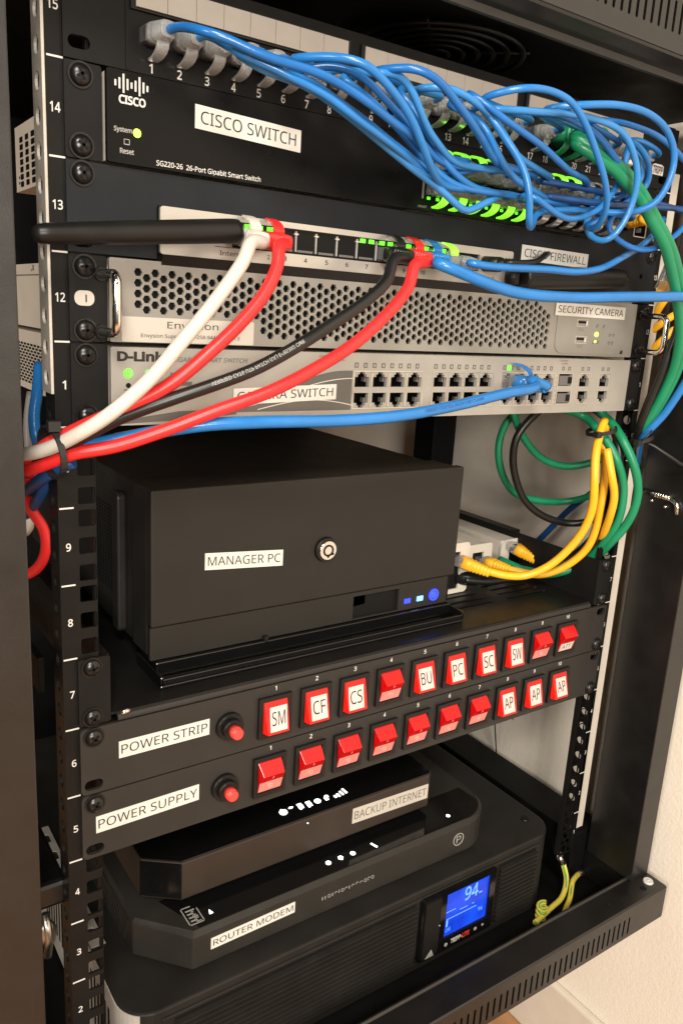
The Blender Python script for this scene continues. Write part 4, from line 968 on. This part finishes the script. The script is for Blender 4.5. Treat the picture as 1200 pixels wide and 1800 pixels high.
patch_cable(24, ('B', 6), [(1105, 250, -46), (1095, 300, -50), (1060, 360, -50), (1000, 385, -54), (960, 363, -56), (933, 342, -54), (915, 345, -46)])
# extra short jumpers crossing in the tangle between the two rows of switch ports
def jumper(k0, k1, lab, mid):
    e0 = Vector((TK(k0[1]), -3, TZ if k0[0] == 'T' else BZ)); e1 = Vector((TK(k1[1]), -3, TZ if k1[0] == 'T' else BZ))
    t = cable('patch_cable', lab, 'cable_blue_dark', 2.2, [e0 + Vector((.5, -16, 0)), e0 + Vector((3, -26, 0))] + pxs(mid) + ([e1 + Vector((-3, -26, 0)), e1 + Vector((-.5, -16, 0))] if k1[1] < 20 else []), 'blue patch cables between panel and switch', 'patch cable', sm=4)
    plug(t, e0, OUT, 1 if k0[0] == 'T' else -1)
jumper(('B', 7), ('T', 30), 'dark blue patch cable running right from the switch below the printed number 15', [(960, 345, -40), (1000, 350, -44), (1060, 358, -46), (1130, 362, -40), (1210, 368, -30)])
jumper(('T', 6), ('T', 30), 'dark blue patch cable running right along the upper row of switch ports', [(950, 318, -34), (1000, 326, -38), (1060, 338, -40), (1130, 352, -38), (1215, 375, -30)])

# ---- thick cables on the firewall
FZ = 550
def fplug(t, x, y0, col_, zoff=0):
    return plug(t, (x, -3.5, FZ + zoff), (.05, -1, -.10), 1, bodymat='clear_plastic', bootmat=col_, hoodmat=col_, scale=1.05, boot_len=17)
def fstart(x): s_ = Vector((x, -3.5, FZ)); return [s_ + Vector((1, -14, -1.6)), s_ + Vector((2, -22, -4))]
bund = lambda y: [(60, 803, y), (30, 806, y + 6)]
w = cable('network_cable', 'thick white network cable running from the firewall to the left bundle', 'cable_white', 3.7, fstart(FX[0]) + pxs([(441, 425, -34), (430, 455, -40), (398, 503, -44), (354, 560, -46), (308, 615, -46), (281, 648, -44), (250, 680, -42), (184, 735, -34), (125, 770, -24), (95, 785, -16), (60, 796, -6), (30, 800, 8)]), 'thick cables from the firewall', key='white')
fplug(w, FX[0], 0, 'cable_white')
r1 = cable('network_cable', 'red network cable beside the white one on the firewall', 'cable_red', 3.6, fstart(FX[1]) + pxs([(489, 430, -32), (490, 458, -36), (470, 508, -40), (428, 562, -42), (370, 618, -42), (300, 675, -38), (225, 715, -30), (163, 742, -22), (105, 770, -14), (70, 790, -4), (40, 818, 10)]), 'thick cables from the firewall')
fplug(r1, FX[1], 0, 'cable_red')
b1 = cable('network_cable', 'black network cable with white printing from the firewall', 'cable_black', 3.5, fstart(FX[7]) + pxs([(691, 455, -34), (682, 490, -40), (642, 530, -46), (580, 572, -50), (520, 610, -50), (450, 648, -48), (380, 675, -44), (300, 702, -38), (210, 735, -28), (120, 780, -16), (90, 790, -10), (50, 808, 6)]), 'thick cables from the firewall', key='black')
fplug(b1, FX[7], 0, 'cable_black')
wrap_print(b1, ALLPATH['black'], 3.5, 'VERIFIED CAT6 UTP PATCH (UL) E485392 CMR', 3.3, 175, flip=True)
r2 = cable('network_cable', 'red network cable beside the black one on the firewall', 'cable_red', 3.6, fstart(FX[8]) + pxs([(727, 466, -36), (720, 500, -40), (680, 552, -46), (620, 606, -48), (550, 650, -48), (470, 690, -46), (380, 722, -40), (285, 758, -32), (200, 785, -24), (125, 798, -16), (90, 812, -8), (45, 828, 6)]), 'thick cables from the firewall')
fplug(r2, FX[8], 0, 'cable_red')
t1 = cable('network_cable', 'thick blue network cable running from the firewall out to the right', 'cable_blue', 3.7, fstart(FX[9]) + pxs([(768, 462, -38), (800, 475, -44), (850, 496, -50), (905, 514, -54), (1000, 523, -56), (1100, 522, -58), (1215, 521, -60)]), 'thick cables from the firewall')
fplug(t1, FX[9], 0, 'cable_blue')
m = M('boot_lit'); lg = plug(thing('loose_boot', 'lime glowing clear plug at the right end of the firewall ports', 'plug', (FX[10], -3, FZ)), (FX[10], -3.5, FZ), (.05, -1, -.1), 1, bootmat='boot_clear', hoodmat='boot_lit', boot_len=10)
s1 = cable('patch_cable', 'thin blue patch cable sagging from the firewall towards the switch end', 'cable_blue', 2.4, [Vector((258, -8, 549)), Vector((260, -22, 547))] + pxs([(825, 462, -40), (860, 468, -44), (903, 471, -46), (968, 474, -46), (1012, 478, -46), (1055, 472, -44), (1092, 453, -40), (1122, 435, -34), (1150, 410, -26), (1165, 385, -14)]), cat='patch cable')
plug(s1, (257, -3.5, 550), (.12, -1, -.1), 1, bootmat='boot_clear', boot_len=12, hood=False)
dc = cable('power_lead', 'black power lead with ribbed plug at the right end of the firewall', 'cable_black', 2.0, [Vector((289, -5, 550)), Vector((292, -13, 549.6))] + pxs([(890, 461, -22), (915, 462, -24), (940, 460, -22), (957, 449, -12), (963, 446, 1)]), cat='power lead')
m = M('satin_black')
m.tube([Vector((284, -4, 550.5)), Vector((287, -16, 550)), ] , [5.2, 5.0], 16)
P_ = ALLPATH.get('x'); A_ = Vector((287, -14, 550)); B_ = px(905, 462, -23)
prof = []
for k in range(13):
    prof.append((A_ + (B_ - A_)*(k/12), 4.8 - .15*k - (.8 if k % 2 else 0)))
m.tube([p for p, _ in prof], [q for _, q in prof], 14); obj('barrel_plug', m, dc)

# ---- blue cable on the camera switch
p0 = Vector((320.5, -3.5, DT))
u1 = cable('network_cable', 'thick blue network cable sweeping left under the camera switch front', 'cable_blue', 3.6, [p0 + Vector((8, -21, -1.5)), p0 + Vector((13, -27, -2.5))] + pxs([(930, 667, -32), (944, 676, -36), (935, 683, -40), (895, 690, -44), (800, 713, -48), (700, 731, -50), (600, 739, -48), (450, 742, -42), (350, 748, -34), (230, 768, -22), (140, 788, -14), (90, 800, -6), (60, 815, 8)]), key='bluelow')
plug(u1, p0, (.40, -1, -.06), 1, bootmat='cable_blue', hoodmat='cable_blue', scale=1.2, boot_len=20)
wrap_print(u1, ALLPATH['bluelow'], 3.6, 'VERIFIED CAT6 UTP PATCH CABLE 24AWG', 3.4, 150, mt='cable_blue_dark', flip=True)

# ---- cable tie around the left bundle, cables behind the rail
def tie(path_pt, axis, ra, rb, lab, tail=True):
    ax = Vector(axis).normalized(); s_ = ax.cross(Vector((0, 1, 0))).normalized(); q = s_.cross(ax).normalized()
    m = M('tie_black'); N_ = 28; vs = []
    for i in range(N_):
        a = 2*math.pi*i/N_
        for (dr, da) in ((0, -1.6), (0, 1.6), (1.1, 1.6), (1.1, -1.6)): vs.append(path_pt + s_*math.cos(a)*(ra + dr) + q*math.sin(a)*(rb + dr) + ax*da)
    m.add(vs, [(4*i+a, 4*((i+1) % N_)+a, 4*((i+1) % N_)+(a+1) % 4, 4*i+(a+1) % 4) for i in range(N_) for a in range(4)])
    h = path_pt + s_*(ra + 1) - q*rb*.5; m.box(h.x - 3, h.x + 3, h.y - 3, h.y + 2, h.z - 2, h.z + 3)
    if tail: m.tube([h, h + Vector((2, -6, 6)), h + Vector((6, -8, 12))], .9, 6)
    return tag(obj('cable_tie', m), lab, 'cable tie')
tie(px(92, 795, -12), (1, .15, .12), 13, 13, 'black cable tie round the red and white bundle at the left rail', False)
for k, (mt, lab, pts, r) in enumerate([
    ('cable_blue', 'blue cable hanging behind the left rail above the bundle', [(70, 640, 60), (66, 690, 50), (60, 730, 45), (64, 770, 40), (75, 800, 45), (60, 850, 60)], 3.2),
    ('cable_grey', 'grey cable in the gap left of the rail', [(56, 690, 70), (50, 740, 65), (52, 790, 60), (60, 840, 70)], 2.8),
    ('cable_red', 'red cable loop hanging left of the rail beside the computer', [(50, 835, 30), (44, 870, 40), (60, 904, 45), (76, 925, 45), (82, 955, 45), (76, 985, 50), (58, 1006, 60), (40, 1012, 70)], 3.2),
    ('cable_white', 'white cable end hanging left of the rail behind the red loop', [(46, 850, 80), (47, 890, 75), (52, 920, 70), (44, 935, 80)], 3.4),
    ('cable_blue_dark', 'dark blue cable crossing under the bundle at the left rail', [(130, 812, -6), (100, 825, 0), (70, 845, 15), (48, 865, 40), (40, 890, 60)], 3.4),
    ('cable_blue_dark', 'dark blue cable hanging beside the left rail below the tie', [(88, 812, 18), (80, 850, 24), (66, 880, 34), (46, 905, 60)], 3.0)]):
    cable('network_cable', lab, mt, r, pxs(pts), cat='cable')
m = M('zinc'); m.ball(tuple(px(84, 1640, 90)), 7, 1, .8, 1.6); m.tube([px(80, 1605, 90), px(88, 1650, 84), px(84, 1680, 90)], 3, 10)
tag(obj('metal_fitting', m), 'shiny metal fitting low down behind the left rail', 'fitting')

# ---- thick green pair from the patch panel down the right side
for k, i in enumerate((18, 19)):
    st = Vector((PX(i), 0, PZ)); o = 9*k
    pts = [st + Vector((2, -17, 0)), st + Vector((6, -26, 0))] + pxs([(1010, 243 + o, -44), (1045, 262 + o*1.3, -52), (1085, 296 + o*1.6 - 6, -58), (1122, 338 + o*1.8 - 6, -62), (1152 - o*.4, 385 + o*1.2, -64), (1176 - o, 430, -64), (1190 - o*1.2, 475, -60), (1200 - o*1.2, 530, -54), (1203 - o, 590, -46), (1190 - o*.8, 650, -36), (1160 - o*.5, 710, -24), (1132 - o*.3, 752, -12), (1118, 790, 6), (1112, 840, 40)])
    t = cable('network_cable', ['thick green network cable above printed number 18, nearer the camera', 'thick green network cable above printed number 19, behind its green twin'][k], 'cable_green', 3.9, pts, 'thick green cables from the patch panel')
    plug(t, st, (.25, -1, .05), -1, bootmat='cable_green', hoodmat='cable_green', scale=1.15, boot_len=24)
cable('network_cable', 'blue cable outside the green pair low on the right side', 'cable_blue', 3.3, pxs([(1240, 610, -50), (1205, 670, -40), (1165, 730, -26), (1132, 765, -14), (1120, 800, 8), (1118, 850, 40)]), cat='cable')
cable('network_cable', 'black cable inside the green pair low on the right side', 'cable_black', 3.6, pxs([(1215, 480, -40), (1196, 560, -36), (1168, 640, -30), (1140, 705, -20), (1122, 755, -10), (1112, 800, 10)]), cat='cable')
tie(px(1127, 772, -12), (-.3, .2, 1), 10, 8, 'black cable tie round the green and blue cables at the right rail')
m = M('tie_black').tube(pxs([(1128, 775, -14), (1150, 785, -22), (1180, 805, -34), (1225, 835, -44)]), 1.6, 6); tag(obj('tie_tail', m), 'long tail of a cable tie pointing right from the right rail', 'cable tie')
# orange boot cable from the switch's last port, and yellow cables behind the handle
st = Vector((427.5, -1, 592.8))
t = cable('network_cable', 'orange yellow cable from the right end of the switch going behind the green pair', 'cable_yellow', 3.2, [st + Vector((2, -15, 0)), st + Vector((8, -24, 1))] + pxs([(1126, 384, -36), (1148, 396, -40), (1163, 420, -42), (1176, 450, -44), (1192, 490, -46), (1215, 530, -46)]))
plug(t, st, (.25, -1, .08), -1, bootmat='cable_yellow', hood=False, boot_len=17)
for k, pts in enumerate(([(1225, 480, -8), (1190, 505, -4), (1165, 530, 2), (1150, 555, 10)], [(1225, 528, -8), (1197, 546, -4), (1165, 566, 2), (1140, 585, 14)], [(1225, 552, -8), (1197, 568, -4), (1163, 598, 2), (1138, 622, 14)])):
    cable('network_cable', ['topmost yellow cable end behind the right grab handle', 'middle yellow cable end behind the right grab handle', 'lowest yellow cable end behind the right grab handle'][k], 'cable_yellow', 3.2, pxs(pts), 'yellow cables behind the right handle')
t = thing('loose_plug', 'clear network plug hanging loose beside the green pair', 'plug', px(1172, 490, -40))
m = M('clear_plastic').box(-5.8, 5.8, -4, 4, -11, 11); m.use('jack_metal')
for k in range(8): m.box(-4.4 + 1.2*k, -3.8 + 1.2*k, -4.3, -4, 4, 10)
m.use('cable_yellow').box(-4, 4, -2.5, 2.5, -14, -4)
orient(m, (0, px(1171, 490, -40)), Matrix.Rotation(math.radians(24), 3, 'Y') @ Matrix.Rotation(.3, 3, 'Z')); obj('plug_body', m, t, bevel=.5)

# ---- loops of green, black and yellow cable right of the computer
grp = 'cables looped right of the computer'
def loop(lab, mt, r, pts): return cable('network_cable', lab, mt, r, pxs(pts), grp)
l1 = loop('bright green cable making the outermost loop right of the computer', 'cable_green', 3.8, [(1046, 712, 24), (1058, 728, 20), (1078, 748, 6), (1095, 776, -8), (1110, 808, -16), (1119, 840, -20), (1120, 870, -20), (1112, 900, -18), (1096, 928, -12), (1075, 951, -4), (1054, 972, 8), (1019, 993, 26), (975, 1008, 40), (935, 1008, 56), (900, 994, 72), (878, 984, 88)])
l2 = loop('second green cable just inside the outermost green loop', 'cable_green', 3.6, [(985, 718, 34), (1023, 730, 28), (1046, 750, 14), (1066, 776, 2), (1082, 806, -8), (1094, 845, -11), (1094, 880, -11), (1085, 917, -8), (1067, 946, 0), (1040, 975, 16), (1000, 1000, 38), (950, 1006, 54), (905, 998, 74)])
l3 = loop('green cable forming the wide loop farthest left against the wall', 'cable_green', 3.4, [(925, 715, 80), (893, 738, 90), (878, 772, 95), (876, 805, 95), (885, 840, 95), (903, 866, 92), (945, 880, 84), (1000, 881, 70), (1038, 871, 50), (1075, 850, 34)])
l4 = loop('green cable forming the short upper loop against the wall', 'cable_green', 3.4, [(898, 715, 76), (908, 745, 76), (924, 776, 74), (952, 806, 70), (995, 820, 60), (1046, 811, 44), (1080, 795, 34)])
l5 = loop('black cable loop between the green loops against the wall', 'cable_black', 3.4, [(960, 712, 60), (930, 738, 64), (908, 768, 68), (901, 802, 70), (906, 842, 70), (922, 880, 66), (952, 906, 58), (1000, 920, 46), (1036, 915, 34), (1064, 893, 24), (1088, 850, 16)])
l6 = loop('dark blue cable slanting down behind the yellow cables', 'cable_blue_dark', 3.2, [(1075, 840, 40), (1040, 866, 60), (1000, 896, 84), (958, 938, 110), (935, 960, 130)])
l7 = loop('black cable with white printing among the yellow cables', 'cable_black', 3.5, [(1040, 715, 34), (1068, 740, 18), (1084, 775, 0), (1088, 815, -7), (1086, 850, -8), (1076, 890, -6), (1055, 928, 4), (1012, 973, 28), (962, 1003, 42), (905, 1016, 54), (850, 1022, 62), (815, 1019, 70)])
y1 = loop('yellow cable nearest the computer in the looped bundle', 'cable_yellow', 3.6, [(1062, 738, 10), (1052, 768, 4), (1046, 802, -2), (1044, 850, -6), (1041, 890, -4), (1028, 926, 2), (1000, 964, 12), (962, 996, 24), (922, 1012, 36), (884, 1011, 46), (857, 1004, 54)])
y2 = loop('yellow cable in the middle of the looped bundle', 'cable_yellow', 3.6, [(1068, 742, 14), (1059, 772, 8), (1063, 802, 2), (1061, 850, 0), (1053, 898, 2), (1046, 930, 6), (1030, 965, 14), (992, 996, 28), (950, 1010, 42), (915, 1006, 54), (890, 1000, 64)])
y3 = loop('yellow cable farthest right in the looped bundle', 'cable_yellow', 3.4, [(1066, 790, -4), (1074, 835, -13), (1079, 872, -14), (1073, 902, -10), (1060, 937, 2), (1038, 966, 30), (1003, 987, 46), (970, 993, 60), (945, 985, 74)])
def yplug(t, p, q, L_=26): # boot from cord end p towards the adapter at q
    p = px(*p); q = px(*q); d_ = (p - q); plug(t, q, d_.normalized(), 1, bootmat='cable_yellow', hood=False, scale=1.15, boot_len=d_.length/1.15 - 3)
yplug(y1, (857, 1004, 54), (800, 982, 72)); yplug(y2, (890, 1000, 64), (846, 985, 90)); yplug(y3, (945, 985, 74), (898, 958, 98))
m = M('satin_black'); A_ = px(868, 1021, 60); B_ = px(798, 1014, 78); m.tube([B_, B_ + (A_-B_)*.55, B_ + (A_-B_)*.6, A_], [7, 6.6, 4.8, 4.0], 14); obj('plug', m, l7)
P_ = smooth(spline(pxs([(1055, 928, 16), (1012, 973, 28), (962, 1003, 42), (905, 1016, 54), (850, 1022, 62)])), 2)
wrap_print(l7, P_, 3.5, 'VERIFIED CAT 5E', 4, 70, flip=True); wrap_print(l7, P_, 3.5, '(UL) CMR', 4, 28, flip=True)
tie(px(1056, 757, 8), (-.25, .1, 1), 12, 12, 'black cable tie round the yellow and green cables under the camera switch', False)
# earth wires by the sill
def earth(lab, pts):
    P = smooth(spline(pxs(pts)), 2); t = thing('earth_wire', lab, 'earth wire', P[0], 'earth wires at the cabinet base')
    m = M('earth_yellow').tube(P, 2.7, 12); o = obj('cord', m, t)
    g = [p + Vector((-2.0, -1.6, .6)) for p in P]; m = M('earth_green').tube(g, 1.0, 8); obj('green_stripe', m, t)
    return t, P
t, P = earth('green and yellow earth wire bolted to the foot of the right rail', [(989, 1518, 6), (995, 1545, 0), (988, 1575, -8), (965, 1598, -14), (940, 1622, -20)])
m = M('zinc').tube([P[0], px(982, 1505, 8)], [3.0, 2.4], 10); m.cyl(px(981, 1503, 8), px(981, 1503, 8) + Vector((0, -2, 0)), 4.4, 4.4, 16); obj('ring_terminal', m, t)
t, P = earth('yellow earth wire bolted to the cabinet side beside the sill', [(1016, 1536, 4), (1005, 1550, -2), (1001, 1578, -10), (990, 1604, -18), (975, 1632, -26)])
m = M('zinc').tube([P[0], px(1026, 1531, 8)], [2.8, 3.4], 10); m.cyl(px(1034, 1533, 8), px(1034, 1533, 8) + Vector((0, 0, 2)), 4.2, 4.2, 16); obj('ring_terminal', m, t)
hc = px(952, 1597, -14); pts = [hc + Vector((4.6*math.cos(a*.5), 3.6*math.sin(a*.5), 5 - a*.42)) for a in range(0, 36)]
t, P = None, smooth(pts, 1)
t = thing('earth_wire', 'coiled stub of green and yellow earth wire standing behind the sill', 'earth wire', P[0], 'earth wires at the cabinet base')
m = M('earth_yellow').tube(P, 2.3, 10); obj('cord', m, t); m = M('earth_green').tube([p + Vector((-.8, -1.2, 1.5)) for p in P], .8, 8); obj('green_stripe', m, t)
# thin wires on the wall
for k, (u, w_) in enumerate(((868, 1), (900, 1))):
    m = M('tie_black').tube([px(u, 1245, 150), px(u + 3, 1310, 165), px(u + 6, 1372, 175)], .8, 6); tag(obj('thin_wire', m), ['thin wire hanging against the wall nearer the battery backup', 'thin wire hanging against the wall nearer the right rail'][k], 'wire')
